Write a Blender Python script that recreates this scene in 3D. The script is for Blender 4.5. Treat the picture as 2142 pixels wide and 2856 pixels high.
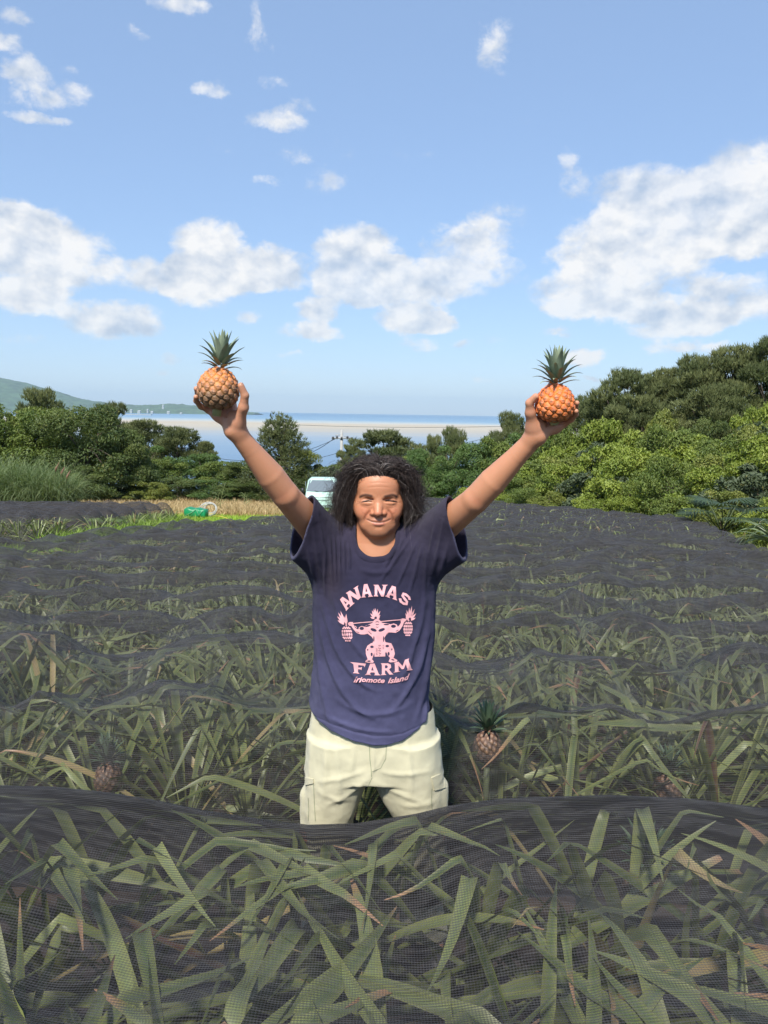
import bpy, math, random
import numpy as np
from mathutils import Vector, Matrix, Quaternion, noise
from mathutils.bvhtree import BVHTree
R = math.radians
for o in list(bpy.data.objects): bpy.data.objects.remove(o)
sc = bpy.context.scene
COL = sc.collection

# ------------------------------------------------------------------ camera
PITCH, ROLL, CAMZ, FPX = R(7.33), R(0.95), 1.85, 2146.0
cam = bpy.data.cameras.new('camera'); camo = bpy.data.objects.new('camera', cam); COL.objects.link(camo)
fw = Vector((0, math.cos(PITCH), -math.sin(PITCH)))
r0 = Vector((1, 0, 0)); u0 = Vector((0, math.sin(PITCH), math.cos(PITCH)))
rt = (math.cos(ROLL)*r0 + math.sin(ROLL)*u0); up = (-math.sin(ROLL)*r0 + math.cos(ROLL)*u0)
M = Matrix((rt, up, -fw)).transposed().to_4x4(); M.translation = (0, 0, CAMZ); camo.matrix_world = M
cam.sensor_fit = 'VERTICAL'; cam.sensor_height = 36.0; cam.lens = 36.0*FPX/2856.0
cam.clip_start = 0.05; cam.clip_end = 90000
sc.camera = camo
def ray(px, py):
    return (rt*((px-1071)/FPX) - up*((py-1428)/FPX) + fw)
def at(px, py, Y):
    d = ray(px, py); return Vector((0, 0, CAMZ)) + d*(Y/d.y)

# ------------------------------------------------------------------ sun, sky
SUN_EL, SUN_ROT = R(49), R(196)
sd = Vector((math.sin(SUN_ROT)*math.cos(SUN_EL), math.cos(SUN_ROT)*math.cos(SUN_EL), math.sin(SUN_EL)))
sun = bpy.data.lights.new('sun', 'SUN'); suno = bpy.data.objects.new('sun', sun); COL.objects.link(suno)
sun.energy = 4.4; sun.angle = R(5); sun.color = (1.0, 0.95, 0.87)
suno.rotation_euler = sd.to_track_quat('Z', 'Y').to_euler()
sc.view_settings.view_transform = 'Standard'; sc.view_settings.look = 'None'
sc.view_settings.gamma = 1.0; sc.view_settings.exposure = 0.50
sc.cycles.max_bounces = 8; sc.cycles.diffuse_bounces = 3; sc.cycles.glossy_bounces = 2
sc.cycles.transmission_bounces = 3; sc.cycles.transparent_max_bounces = 14; sc.cycles.volume_bounces = 0
sc.cycles.use_denoising = True; sc.cycles.caustics_reflective = False; sc.cycles.caustics_refractive = False

world = bpy.data.worlds.new('World'); sc.world = world; world.use_nodes = True
wt = world.node_tree; wt.nodes.clear(); WL = wt.links
def wn(t, **k):
    n = wt.nodes.new(t)
    for a, b in k.items(): setattr(n, a, b)
    return n
def wm(op, a, b=None, c=None, clamp=False):
    n = wn('ShaderNodeMath', operation=op); n.use_clamp = clamp
    for i, v in enumerate((a, b, c)):
        if v is None: continue
        if isinstance(v, (int, float)): n.inputs[i].default_value = v
        else: WL.new(v, n.inputs[i])
    return n.outputs[0]
def wv(op, a, b=None):
    n = wn('ShaderNodeVectorMath', operation=op)
    for i, v in enumerate((a, b)):
        if v is None: continue
        if isinstance(v, (tuple, list)): n.inputs[i].default_value = v
        else: WL.new(v, n.inputs[i])
    return n.outputs['Value'] if op == 'LENGTH' else n.outputs[0]
sky = wn('ShaderNodeTexSky', sky_type='NISHITA'); sky.sun_disc = False
sky.sun_elevation = SUN_EL; sky.sun_rotation = SUN_ROT; sky.altitude = 0; sky.air_density = 1.0; sky.dust_density = 0.3; sky.ozone_density = 4.0
tc = wn('ShaderNodeTexCoord'); D = tc.outputs['Generated']
sx = wn('ShaderNodeSeparateXYZ'); WL.new(D, sx.inputs[0])
az = wm('ARCTAN2', sx.outputs[0], sx.outputs[1]); el = wm('ARCSINE', sx.outputs[2])
cx = wn('ShaderNodeCombineXYZ'); WL.new(az, cx.inputs[0]); WL.new(el, cx.inputs[1])
# large + small noise in azimuth/elevation; stretched sideways like real cloud decks
def fbm(vec, scale, detail, rough, off=(0, 0, 0), dist=0.0):
    v = wv('MULTIPLY', vec, (1.0, 1.35, 1.0)); v = wv('ADD', v, off)
    n = wn('ShaderNodeTexNoise'); n.inputs['Scale'].default_value = scale; n.inputs['Detail'].default_value = detail
    n.inputs['Roughness'].default_value = rough; n.inputs['Distortion'].default_value = dist
    WL.new(v, n.inputs['Vector']); return n
warp = fbm(cx.outputs[0], 9.0, 5, 0.6)
wvv = wv('SUBTRACT', warp.outputs['Color'], (0.5, 0.5, 0.5)); wvv = wv('MULTIPLY', wvv, (0.030, 0.022, 0.0))
P = wv('ADD', cx.outputs[0], wvv)
wp2 = fbm(cx.outputs[0], 34.0, 6, 0.6, off=(1.3, 2.2, 0)); w22 = wv('SUBTRACT', wp2.outputs['Color'], (0.5, 0.5, 0.5)); P = wv('ADD', P, wv('MULTIPLY', w22, (0.030, 0.022, 0.0)))
# cloud blobs: centre x, y, radius x, y (photo pixels / 1.2911), weight
CL = [(60,545,185,85,1.15),(20,490,90,60,1.0),(60,645,100,38,1.0),(245,690,120,48,1.05),(455,555,95,90,1.1),(340,595,130,48,.75),(430,640,75,40,.8),
 (590,580,82,58,1.1),(540,620,60,28,.7),(770,560,110,80,1.2),(870,610,200,58,1.05),(770,620,120,45,.9),(1010,530,110,70,.78),(1090,580,60,40,.5),(1080,465,80,40,.4),(680,670,62,36,.95),(690,722,60,27,.85),
 (630,715,50,25,.5),(895,692,95,40,1.1),(905,748,60,20,.6),(540,688,35,20,.6),(50,730,50,20,.45),
 (1360,530,180,80,1.05),(1500,470,200,90,.9),(1620,420,110,110,.95),(1270,625,140,62,.95),(1480,610,120,40,.6),(1380,400,130,60,.75),(1460,700,120,42,1.0),(1600,650,110,60,.75),(1340,668,170,34,.9),(1590,500,120,60,.8),(1560,350,60,30,.2),
 (1250,772,60,20,.9),(1440,755,60,18,.5),(1520,752,70,16,.7),(1620,765,50,16,.6),(1210,715,45,14,.6),(1230,385,34,56,.45),(1230,335,20,28,.35),
 (1065,100,42,62,.55),(45,150,52,32,.78),(70,212,50,28,.62),(150,202,52,26,.55),(85,256,70,13,.72),(40,45,36,15,.6),(10,88,34,16,.65),(140,150,30,14,.35),
 (460,196,44,20,.75),(585,178,40,16,.4),(600,258,72,28,.72),(655,222,42,18,.45),(640,330,60,20,.4),(700,385,72,30,.45),(575,388,48,15,.45),(545,55,20,52,.42),(570,90,24,24,.42),(390,8,74,22,.65),
 (370,773,32,12,.6),(345,802,26,10,.5),(450,305,36,12,.35),(630,768,44,12,.45),(620,800,26,8,.3),(1000,745,36,16,.55),(1068,738,30,14,.45),(1020,860,40,9,.4),(1280,815,40,10,.6),(1335,800,30,8,.35),(1130,255,44,14,.32),(900,340,60,16,.28),(830,835,40,9,.4),(1050,820,34,8,.45),(300,80,30,14,.38),(480,325,50,12,.25),(740,330,40,26,.3),(930,700,60,28,.6),(240,385,60,12,.22),(110,355,40,10,.2)]
acc = None
for (a, b, ra, rb, w_) in CL:
    w_ = w_*1.12 if w_ > .7 else w_*1.05
    d = ray(a*1.2911, b*1.2911).normalized()
    a0, e0 = math.atan2(d.x, d.y), math.asin(d.z)
    v = wv('SUBTRACT', P, (a0, e0, 0)); v = wv('MULTIPLY', v, (FPX/1.2911/ra/1.02*math.cos(e0), FPX/1.2911/rb/1.02, 0))
    l = wv('LENGTH', v)
    l = wm('MULTIPLY', l, l); t = wm('MULTIPLY_ADD', l, -w_, w_, clamp=False); t = wm('MAXIMUM', t, 0.0)
    acc = t if acc is None else wm('ADD', acc, t)
acc = wm('MINIMUM', acc, 1.1)
n1 = fbm(cx.outputs[0], 22.0, 11, 0.68, dist=0.25)
nz = wm('SUBTRACT', n1.outputs[0], 0.5)
dens = wm('MULTIPLY_ADD', nz, 2.1, wm('MULTIPLY', acc, 1.2))
gate = wm('MULTIPLY', acc, 3.0, clamp=True)
mr = wn('ShaderNodeMapRange', interpolation_type='SMOOTHSTEP'); WL.new(dens, mr.inputs[0]); mr.inputs[1].default_value = 0.26; mr.inputs[2].default_value = 1.08
alpha = wm('MULTIPLY', mr.outputs[0], gate); thin = fbm(cx.outputs[0], 6.0, 5, 0.6, off=(5.1, 0.7, 0)); alpha = wm('MULTIPLY', alpha, wm('MULTIPLY_ADD', thin.outputs[0], 0.9, 0.50, clamp=True)); alpha = wm('MULTIPLY', alpha, 0.97)
s1 = fbm(cx.outputs[0], 17.0, 4, 0.55); s2 = fbm(cx.outputs[0], 17.0, 4, 0.55, off=(0.010, -0.018, 0))
emb = wm('SUBTRACT', s1.outputs[0], s2.outputs[0])  # offset noise embosses light and shade into the cloud colour
lum = wm('MULTIPLY_ADD', emb, 1.8, 0.83)
big = fbm(cx.outputs[0], 7.0, 4, 0.5, off=(3.1, 1.7, 0)); lum = wm('MULTIPLY_ADD', wm('SUBTRACT', big.outputs[0], 0.5), 0.45, lum)
mr2 = wn('ShaderNodeMapRange'); WL.new(lum, mr2.inputs[0]); mr2.inputs[1].default_value = 0.45; mr2.inputs[2].default_value = 1.0
ccol = wn('ShaderNodeMix', data_type='RGBA'); WL.new(mr2.outputs[0], ccol.inputs[0])
ccol.inputs[6].default_value = (0.42, 0.49, 0.60, 1); ccol.inputs[7].default_value = (0.80, 0.79, 0.78, 1)
hzm = wn('ShaderNodeMix', data_type='RGBA'); hzm.inputs[0].default_value = .50; WL.new(sky.outputs[0], hzm.inputs[6]); hzm.inputs[7].default_value = (2.6, 3.75, 5.9, 1)
b1 = wn('ShaderNodeBackground'); WL.new(hzm.outputs[2], b1.inputs[0]); b1.inputs[1].default_value = 0.115
b2 = wn('ShaderNodeBackground'); WL.new(ccol.outputs[2], b2.inputs[0]); b2.inputs[1].default_value = 0.90
mx = wn('ShaderNodeMixShader'); WL.new(alpha, mx.inputs[0]); WL.new(b1.outputs[0], mx.inputs[1]); WL.new(b2.outputs[0], mx.inputs[2])
wo = wn('ShaderNodeOutputWorld'); WL.new(mx.outputs[0], wo.inputs[0])
world.cycles.sampling_method = 'MANUAL'; world.cycles.sample_map_resolution = 512

# ------------------------------------------------------------------ helpers
def tag(o, label=None, cat=None, group=None, kind=None):
    if label: o['label'] = label
    if cat: o['category'] = cat
    if group: o['group'] = group
    if kind: o['kind'] = kind
    return o
def empty(name, loc=(0, 0, 0), rz=0):
    o = bpy.data.objects.new(name, None); COL.objects.link(o); o.location = loc; o.rotation_euler = (0, 0, rz); o.empty_display_size = 0.1; return o
def mesh_np(V, F, smooth=True, col=None, uv=None):
    """V (n,3); F list of index arrays (m,k) or one array; col (n,3) point colour; uv (n,2) per vertex"""
    if not isinstance(F, list): F = [F]
    F = [np.asarray(f, dtype=np.int32) for f in F if len(f)]
    me = bpy.data.meshes.new('m'); V = np.asarray(V, dtype=np.float32)
    me.vertices.add(len(V)); me.vertices.foreach_set('co', V.ravel())
    nl = sum(f.size for f in F); npoly = sum(len(f) for f in F)
    me.loops.add(nl); me.polygons.add(npoly)
    li = np.concatenate([f.ravel() for f in F]); me.loops.foreach_set('vertex_index', li)
    st = []; s = 0
    for f in F:
        st.append(s + np.arange(len(f))*f.shape[1]); s += f.size
    me.polygons.foreach_set('loop_start', np.concatenate(st).astype(np.int32))
    me.polygons.foreach_set('use_smooth', np.full(npoly, smooth))
    me.update(calc_edges=True)
    if col is not None:
        at_ = me.color_attributes.new('Col', 'FLOAT_COLOR', 'POINT')
        c4 = np.ones((len(V), 4), np.float32); c4[:, :3] = col; at_.data.foreach_set('color', c4.ravel())
    if uv is not None:
        ul = me.uv_layers.new(name='UVMap'); ul.data.foreach_set('uv', np.asarray(uv, np.float32)[li].ravel())
    return me
def link(name, me, mat, parent=None):
    me.name = name
    if mat: me.materials.append(mat)
    o = bpy.data.objects.new(name, me); COL.objects.link(o)
    if parent: o.parent = parent
    return o
def copy_tree(o, parent=None):
    c = o.copy(); COL.objects.link(c); c.parent = parent
    for ch in o.children: copy_tree(ch, c)
    return c
class MB:
    """collects simple shapes into one mesh"""
    def __init__(s): s.V = []; s.F = {}; s.n = 0; s.C = []
    def add(s, V, F, c=(1, 1, 1)):
        V = np.asarray(V, float); s.V.append(V); s.C.append(np.tile(c, (len(V), 1)))
        for f in F: s.F.setdefault(len(f), []).append([i+s.n for i in f])
        s.n += len(V)
    def box(s, c, d, rot=None, tap=1.0, c3=(1, 1, 1)):
        P_ = []
        for z in (-.5, .5):
            k = tap if z > 0 else 1
            for x, y in ((-.5, -.5), (.5, -.5), (.5, .5), (-.5, .5)):
                v = Vector((x*d[0]*k, y*d[1]*k, z*d[2]))
                if rot is not None: v = rot @ v
                P_.append(v+Vector(c))
        s.add(P_, [(3, 2, 1, 0), (4, 5, 6, 7), (0, 1, 5, 4), (1, 2, 6, 5), (2, 3, 7, 6), (3, 0, 4, 7)], c3)
    def tube(s, pts, rad, n=8, cap=True, c3=(1, 1, 1), flat=1.0):
        pts = [Vector(p) for p in pts]; m = len(pts)
        if not hasattr(rad, '__len__'): rad = [rad]*m
        V = []; prev = None
        for i, p in enumerate(pts):
            t = (pts[min(i+1, m-1)]-pts[max(i-1, 0)]).normalized()
            if prev is None: a = t.orthogonal().normalized()
            else: a = (prev - t*prev.dot(t)).normalized()
            prev = a; b = t.cross(a)
            for k in range(n):
                th = 2*math.pi*k/n; V.append(p + a*math.cos(th)*rad[i] + b*math.sin(th)*rad[i]*flat)
        F = [(i*n+k, i*n+(k+1) % n, (i+1)*n+(k+1) % n, (i+1)*n+k) for i in range(m-1) for k in range(n)]
        if cap: F += [tuple(range(n))[::-1], tuple((m-1)*n+k for k in range(n))]
        s.add(V, F, c3)
    def mesh(s, smooth=True, col=False):
        return mesh_np(np.concatenate(s.V), [np.array(f) for f in s.F.values()], smooth, np.concatenate(s.C) if col else None)
    def build(s, name, mat, parent=None, smooth=True, col=False): return link(name, s.mesh(smooth, col), mat, parent)
rng = np.random.default_rng(7)

# ------------------------------------------------------------------ material helper
def mat(name, base=(.5, .5, .5), rough=.6, attr=False, noise_amt=0.0, nscale=5, bump=0.0, bscale=40, spec=.5, metal=0.0, trans=0.0, sss=0.0, emit=None, coords='Object', sheen=0.0, coat=0.0):
    m = bpy.data.materials.new(name); m.use_nodes = True; nt = m.node_tree; L = nt.links
    b = nt.nodes['Principled BSDF']; out = nt.nodes['Material Output']
    b.inputs['Roughness'].default_value = rough; b.inputs['Specular IOR Level'].default_value = spec; b.inputs['Metallic'].default_value = metal
    b.inputs['Coat Weight'].default_value = coat; b.inputs['Coat Roughness'].default_value = .08
    c = None
    if attr:
        a = nt.nodes.new('ShaderNodeAttribute'); a.attribute_name = 'Col'
        mm = nt.nodes.new('ShaderNodeMix'); mm.data_type = 'RGBA'; mm.blend_type = 'MULTIPLY'; mm.inputs[0].default_value = 1
        L.new(a.outputs['Color'], mm.inputs[6]); mm.inputs[7].default_value = (*base, 1); c = mm.outputs[2]
    t = nt.nodes.new('ShaderNodeTexCoord')
    if noise_amt > 0:
        n = nt.nodes.new('ShaderNodeTexNoise'); n.inputs['Scale'].default_value = nscale; n.inputs['Detail'].default_value = 6; L.new(t.outputs[coords], n.inputs['Vector'])
        r = nt.nodes.new('ShaderNodeMapRange'); r.inputs[1].default_value = .25; r.inputs[2].default_value = .75
        r.inputs[3].default_value = 1-noise_amt; r.inputs[4].default_value = 1+noise_amt; L.new(n.outputs[0], r.inputs[0])
        vm = nt.nodes.new('ShaderNodeVectorMath'); vm.operation = 'SCALE'; L.new(r.outputs[0], vm.inputs['Scale'])
        if c is not None: L.new(c, vm.inputs[0])
        else: vm.inputs[0].default_value = base
        c = vm.outputs[0]
    if c is not None: L.new(c, b.inputs['Base Color'])
    else: b.inputs['Base Color'].default_value = (*base, 1)
    if bump > 0:
        n = nt.nodes.new('ShaderNodeTexNoise'); n.inputs['Scale'].default_value = bscale; n.inputs['Detail'].default_value = 5; L.new(t.outputs[coords], n.inputs['Vector'])
        bp = nt.nodes.new('ShaderNodeBump'); bp.inputs['Strength'].default_value = min(1, bump); bp.inputs['Distance'].default_value = .01; L.new(n.outputs[0], bp.inputs['Height']); L.new(bp.outputs[0], b.inputs['Normal'])
    if sss > 0:
        b.inputs['Subsurface Weight'].default_value = sss; b.inputs['Subsurface Radius'].default_value = (1, .35, .2); b.inputs['Subsurface Scale'].default_value = .006
    if sheen > 0: b.inputs['Sheen Weight'].default_value = sheen
    if trans > 0:
        tr = nt.nodes.new('ShaderNodeBsdfTranslucent')
        if c is not None:
            g = nt.nodes.new('ShaderNodeMix'); g.data_type = 'RGBA'; g.blend_type = 'MULTIPLY'; g.inputs[0].default_value = 1; L.new(c, g.inputs[6]); g.inputs[7].default_value = (1.5, 1.5, .7, 1); L.new(g.outputs[2], tr.inputs[0])
        else: tr.inputs[0].default_value = (base[0]*1.4, base[1]*1.4, base[2]*.7, 1)
        ms = nt.nodes.new('ShaderNodeMixShader'); ms.inputs[0].default_value = trans; L.new(b.outputs[0], ms.inputs[1]); L.new(tr.outputs[0], ms.inputs[2]); L.new(ms.outputs[0], out.inputs[0])
    return m

# ------------------------------------------------------------------ terrain, sea, headland
SL = 0.080
def sstep(a, b, x): t = np.clip((x-a)/(b-a), 0, 1); return t*t*(3-2*t)
def gz(x, y):
    """height of the ground, falling away towards the sea; a bank rises on the right"""
    x = np.asarray(x, float); y = np.asarray(y, float)
    z = -SL*(np.clip(y, -30, 36)-2.4)
    z = z - 0.24*np.clip(y-40, 0, 400)*sstep(38, 60, y)
    bank = sstep(7.5, 26, x - 0.0*y)*3.6*sstep(4, 16, y)*(1-0.6*sstep(45, 90, y))
    return z + bank + 0.10*np.sin(x*.7+y*.31)*sstep(6, 30, np.abs(x))
def G(x, y): return float(gz(x, y))
xs_ = np.concatenate([np.linspace(-400, -40, 24), np.linspace(-38, 40, 131), np.linspace(44, 400, 24)])
ys_ = np.concatenate([np.linspace(-60, -2, 20), np.linspace(-1.5, 60, 140), np.linspace(62, 330, 60)])
X, Y = np.meshgrid(xs_, ys_, indexing='ij'); Z = np.maximum(gz(X, Y), -44)
def gridF(nx, ny):
    i, j = np.meshgrid(np.arange(nx-1), np.arange(ny-1), indexing='ij'); a = (i*ny+j).ravel()
    return np.stack([a, a+ny, a+ny+1, a+1], 1)
soil = mat('soil', (.055, .036, .024), .95, noise_amt=.5, nscale=3, bump=1, bscale=25)
tag(link('ground', mesh_np(np.stack([X, Y, Z], -1).reshape(-1, 3), gridF(len(xs_), len(ys_))), soil), kind='structure')

SEA = -39.0
sm = bpy.data.materials.new('sea_water'); sm.use_nodes = True; nt = sm.node_tree; L = nt.links; b = nt.nodes['Principled BSDF']
geo = nt.nodes.new('ShaderNodeNewGeometry'); sp = nt.nodes.new('ShaderNodeSeparateXYZ'); L.new(geo.outputs['Position'], sp.inputs[0])
def mnode(nt, op, a, b_=None, c=None, clamp=False):
    n = nt.nodes.new('ShaderNodeMath'); n.operation = op; n.use_clamp = clamp
    for i, v in enumerate((a, b_, c)):
        if v is None: continue
        if isinstance(v, (int, float)): n.inputs[i].default_value = v
        else: nt.links.new(v, n.inputs[i])
    return n.outputs[0]
ln = mnode(nt, 'LOGARITHM', mnode(nt, 'MAXIMUM', sp.outputs[1], 100.0), math.e)
# slow sideways variation of the reef edges
mp = nt.nodes.new('ShaderNodeCombineXYZ'); L.new(mnode(nt, 'DIVIDE', sp.outputs[0], mnode(nt, 'MAXIMUM', sp.outputs[1], 100.0)), mp.inputs[0]); L.new(ln, mp.inputs[1])
mpp = nt.nodes.new('ShaderNodeVectorMath'); mpp.operation = 'MULTIPLY'; mpp.inputs[1].default_value = (2.2, 12, 1); L.new(mp.outputs[0], mpp.inputs[0])
nn = nt.nodes.new('ShaderNodeTexNoise'); nn.inputs['Scale'].default_value = 1.3; nn.inputs['Detail'].default_value = 5; L.new(mpp.outputs[0], nn.inputs['Vector'])
v = mnode(nt, 'MULTIPLY_ADD', mnode(nt, 'SUBTRACT', nn.outputs[0], .5), .34, ln)
mr = nt.nodes.new('ShaderNodeMapRange'); mr.inputs[1].default_value = math.log(500); mr.inputs[2].default_value = math.log(10000); L.new(v, mr.inputs[0])
cr = nt.nodes.new('ShaderNodeValToRGB'); L.new(mr.outputs[0], cr.inputs[0])
def f_(px_below):   # src px below the horizon -> ramp position
    d = (CAMZ-SEA)*FPX/px_below; return (math.log(d)-math.log(500))/(math.log(10000)-math.log(500))
st = [(f_(140), (.14, .23, .33)), (f_(95), (.18, .27, .36)), (f_(74), (.24, .31, .37)), (f_(64), (.30, .34, .36)), (f_(56), (.37, .36, .32)), (f_(46), (.44, .38, .28)), (f_(38), (.50, .42, .29)), (f_(34), (.48, .38, .24)), (f_(30), (.50, .46, .37)), (f_(26), (.36, .42, .42)), (f_(22), (.19, .31, .41)), (f_(9), (.10, .21, .34))]
el_ = cr.color_ramp.elements
while len(el_) < len(st): el_.new(.5)
for e, (p_, c_) in zip(el_, sorted(st)): e.position = max(0, min(1, p_)); e.color = (*c_, 1)
L.new(cr.outputs[0], b.inputs['Base Color']); b.inputs['Roughness'].default_value = .35; b.inputs['Specular IOR Level'].default_value = .04
wn2 = nt.nodes.new('ShaderNodeTexNoise'); wn2.inputs['Scale'].default_value = .12; wn2.inputs['Detail'].default_value = 4; L.new(geo.outputs['Position'], wn2.inputs['Vector'])
bp = nt.nodes.new('ShaderNodeBump'); bp.inputs['Distance'].default_value = 1.5; bp.inputs['Strength'].default_value = .5; L.new(wn2.outputs[0], bp.inputs['Height']); L.new(bp.outputs[0], b.inputs['Normal'])
FAR = 26000
tag(link('sea', mesh_np([(-FAR, 100, SEA), (FAR, 100, SEA), (FAR, FAR, SEA), (-FAR, FAR, SEA)], [[(0, 1, 2, 3)]], False), sm), kind='structure')

# headland across the bay: profile given by its skyline
hp = [(-700, 900), (-450, 960), (-200, 1010), (0, 1056), (60, 1068), (105, 1080), (150, 1092), (200, 1108), (250, 1117), (300, 1124), (340, 1127), (390, 1130), (430, 1129), (470, 1126), (510, 1128), (560, 1132), (610, 1136), (650, 1143), (690, 1148), (720, 1152)]
HY = 8200
pts = [at(a, b_, HY) for a, b_ in hp]
nx = 260; px_ = np.interp(np.linspace(0, 1, nx), np.linspace(0, 1, len(pts)), [p.x for p in pts]); pz_ = np.interp(px_, [p.x for p in pts], [p.z for p in pts])
ny = 40; V = []
for i in range(nx):
    for j in range(ny):
        t = j/(ny-1)*2-1; prof = math.cos(t*math.pi/2)**1.25
        nzv = noise.fractal(Vector((px_[i]/700, t*2.2, 3)), .6, 2, 6)
        hh = (pz_[i]-SEA)*(prof+.16*nzv*prof*(1-prof*.75)) + (8*noise.fractal(Vector((px_[i]/90, t*9, 5)), .5, 2, 4) if prof > .1 else 0)
        wdt = 1500*(0.25+0.75*min(1, (pz_[i]-SEA)/220))
        V.append((px_[i], HY+t*wdt, SEA-3+max(0, hh)))
hl = mat('headland_forest', (.055, .10, .045), .95, noise_amt=.6, nscale=.012, coords='Object', bump=0)
tag(link('hills', mesh_np(V, gridF(nx, ny)), hl), kind='structure')

# ------------------------------------------------------------------ netting and pineapple rows
ROW0, PIT = 2.0, 0.93
LT = np.array([(2.6,-4.6),(8,-5.4),(10.3,-5.2),(11.7,-4.6),(14.2,-4.1),(16.3,-3.0),(17.5,-2.4),(22,-1.3),(28,.2),(32.5,1.2)])
RT = np.array([(2.6,4.6),(11.2,5.9),(14.2,6.8),(17,7.5),(19.4,7.6),(21.8,7.1),(23.3,6.2),(26.7,4.9),(29.8,3.2),(32.5,2.4)])
def Lx(y): return np.interp(y, LT[:, 0], LT[:, 1])
def Rx(y): return np.interp(y, RT[:, 0], RT[:, 1])
_g = np.random.default_rng(3)
NT = _g.random((256, 256)).astype(np.float32)
def vnoise(x, y):
    """cheap value noise"""
    xi = np.floor(x).astype(int); yi = np.floor(y).astype(int); fx = x-xi; fy = y-yi
    fx = fx*fx*(3-2*fx); fy = fy*fy*(3-2*fy)
    a = NT[xi % 256, yi % 256]; b = NT[(xi+1) % 256, yi % 256]; c = NT[xi % 256, (yi+1) % 256]; d = NT[(xi+1) % 256, (yi+1) % 256]
    return (a*(1-fx)+b*fx)*(1-fy) + (c*(1-fx)+d*fx)*fy - .5
def tent(x, y):
    """pulls of the cloth: peaks where leaves push it up"""
    n = vnoise(x*2.1+7, y*1.1+3); m = vnoise(x*5.3, y*4.1+9)
    return .16*n + .07*m + .05*(1-np.abs(2*vnoise(x*3.2+20, y*2.3+5))*2)
def rowh(y):
    ph = (y-ROW0)/PIT; return .5+.5*np.cos(2*math.pi*ph)
def net_field(x, y):
    x = np.asarray(x, float); y = np.asarray(y, float)
    c = .60 + .15*rowh(y + .10*np.sin(x*1.3)) + tent(x, y)*np.interp(y, [3, 8, 30], [1, .8, .6])
    near = sstep(2.60, 3.05, y); c = c*near + (1-near)*.16
    edge = np.minimum(sstep(0, .5, x-Lx(y)), sstep(0, .5, Rx(y)-x))*sstep(0, .8, 32.4-y)
    return gz(x, y) + .03 + (c-.03)*edge
CR = np.array([(-1.3, .83), (-1.04, .828), (-.9, .827), (-.76, .815), (-.6, .79), (-.48, .765), (-.34, .745), (-.195, .728), (-.06, .735), (.10, .765), (.19, .79), (.34, .815), (.63, .83), (.83, .825), (1.07, .798), (1.4, .80)])
def net_front(x, y):
    x = np.asarray(x, float); y = np.asarray(y, float)
    cr = np.interp(x, CR[:, 0], CR[:, 1])
    base = np.where(y < 1.97, cr - .05*np.sin(np.clip((1.97-y)/.9, 0, 1)*math.pi)**1 - .03*(1.97-y), cr - .55*np.clip((y-1.97)/.36, 0, 1)**1.6)
    t = (tent(x*1.15+3, y*1.4+1)*.65)*sstep(0, .35, 1.97-y)
    return base + t
net = bpy.data.materials.new('shade_net'); net.use_nodes = True; nt = net.node_tree; L = nt.links; b = nt.nodes['Principled BSDF']; out = nt.nodes['Material Output']
tcn = nt.nodes.new('ShaderNodeTexCoord'); mp = nt.nodes.new('ShaderNodeMapping'); mp.inputs['Scale'].default_value = (1.1, 9, 4); L.new(tcn.outputs['Object'], mp.inputs[0])
dn = nt.nodes.new('ShaderNodeTexNoise'); dn.inputs['Scale'].default_value = 1.2; dn.inputs['Detail'].default_value = 3; L.new(tcn.outputs['Object'], dn.inputs['Vector'])
dm = nt.nodes.new('ShaderNodeVectorMath'); dm.operation = 'MULTIPLY_ADD'; L.new(dn.outputs['Color'], dm.inputs[0]); dm.inputs[1].default_value = (0, 2.2, 1.0); L.new(mp.outputs[0], dm.inputs[2])
wr = nt.nodes.new('ShaderNodeTexNoise'); wr.inputs['Scale'].default_value = 2.6; wr.inputs['Detail'].default_value = 7; wr.inputs['Roughness'].default_value = .65; L.new(dm.outputs[0], wr.inputs['Vector'])
ridge = mnode(nt, 'ABSOLUTE', mnode(nt, 'SUBTRACT', wr.outputs[0], .5)); ridge = mnode(nt, 'SUBTRACT', 1.0, mnode(nt, 'MULTIPLY', ridge, 14), clamp=True)
spn = nt.nodes.new('ShaderNodeSeparateXYZ'); L.new(tcn.outputs['Object'], spn.inputs[0])
thr = mnode(nt, 'SINE', mnode(nt, 'MULTIPLY', mnode(nt, 'ADD', spn.outputs[1], mnode(nt, 'MULTIPLY', spn.outputs[2], .45)), 2*math.pi/.0070))
thx = mnode(nt, 'SINE', mnode(nt, 'MULTIPLY', spn.outputs[0], 2*math.pi/.0064))
cov = mnode(nt, 'MULTIPLY_ADD', ridge, .07, .27)
cov = mnode(nt, 'MULTIPLY_ADD', thr, .20, cov); cov = mnode(nt, 'MULTIPLY_ADD', thx, .09, cov)
cov = mnode(nt, 'ADD', cov, mnode(nt, 'MULTIPLY', mnode(nt, 'SUBTRACT', wr.outputs[0], .5), .14))
hem = mnode(nt, 'MULTIPLY', mnode(nt, 'MULTIPLY', mnode(nt, 'SUBTRACT', spn.outputs[1], 1.985), 12.0, clamp=True), mnode(nt, 'LESS_THAN', spn.outputs[1], 2.45)); cov = mnode(nt, 'MULTIPLY_ADD', hem, .42, cov)
cov = mnode(nt, 'MINIMUM', mnode(nt, 'MAXIMUM', cov, .06), .9)
lw = nt.nodes.new('ShaderNodeNewGeometry'); dt = nt.nodes.new('ShaderNodeVectorMath'); dt.operation = 'DOT_PRODUCT'; L.new(lw.outputs['Normal'], dt.inputs[0]); L.new(lw.outputs['Incoming'], dt.inputs[1])
cosv = mnode(nt, 'MAXIMUM', mnode(nt, 'ABSOLUTE', dt.outputs['Value']), .31)
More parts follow.
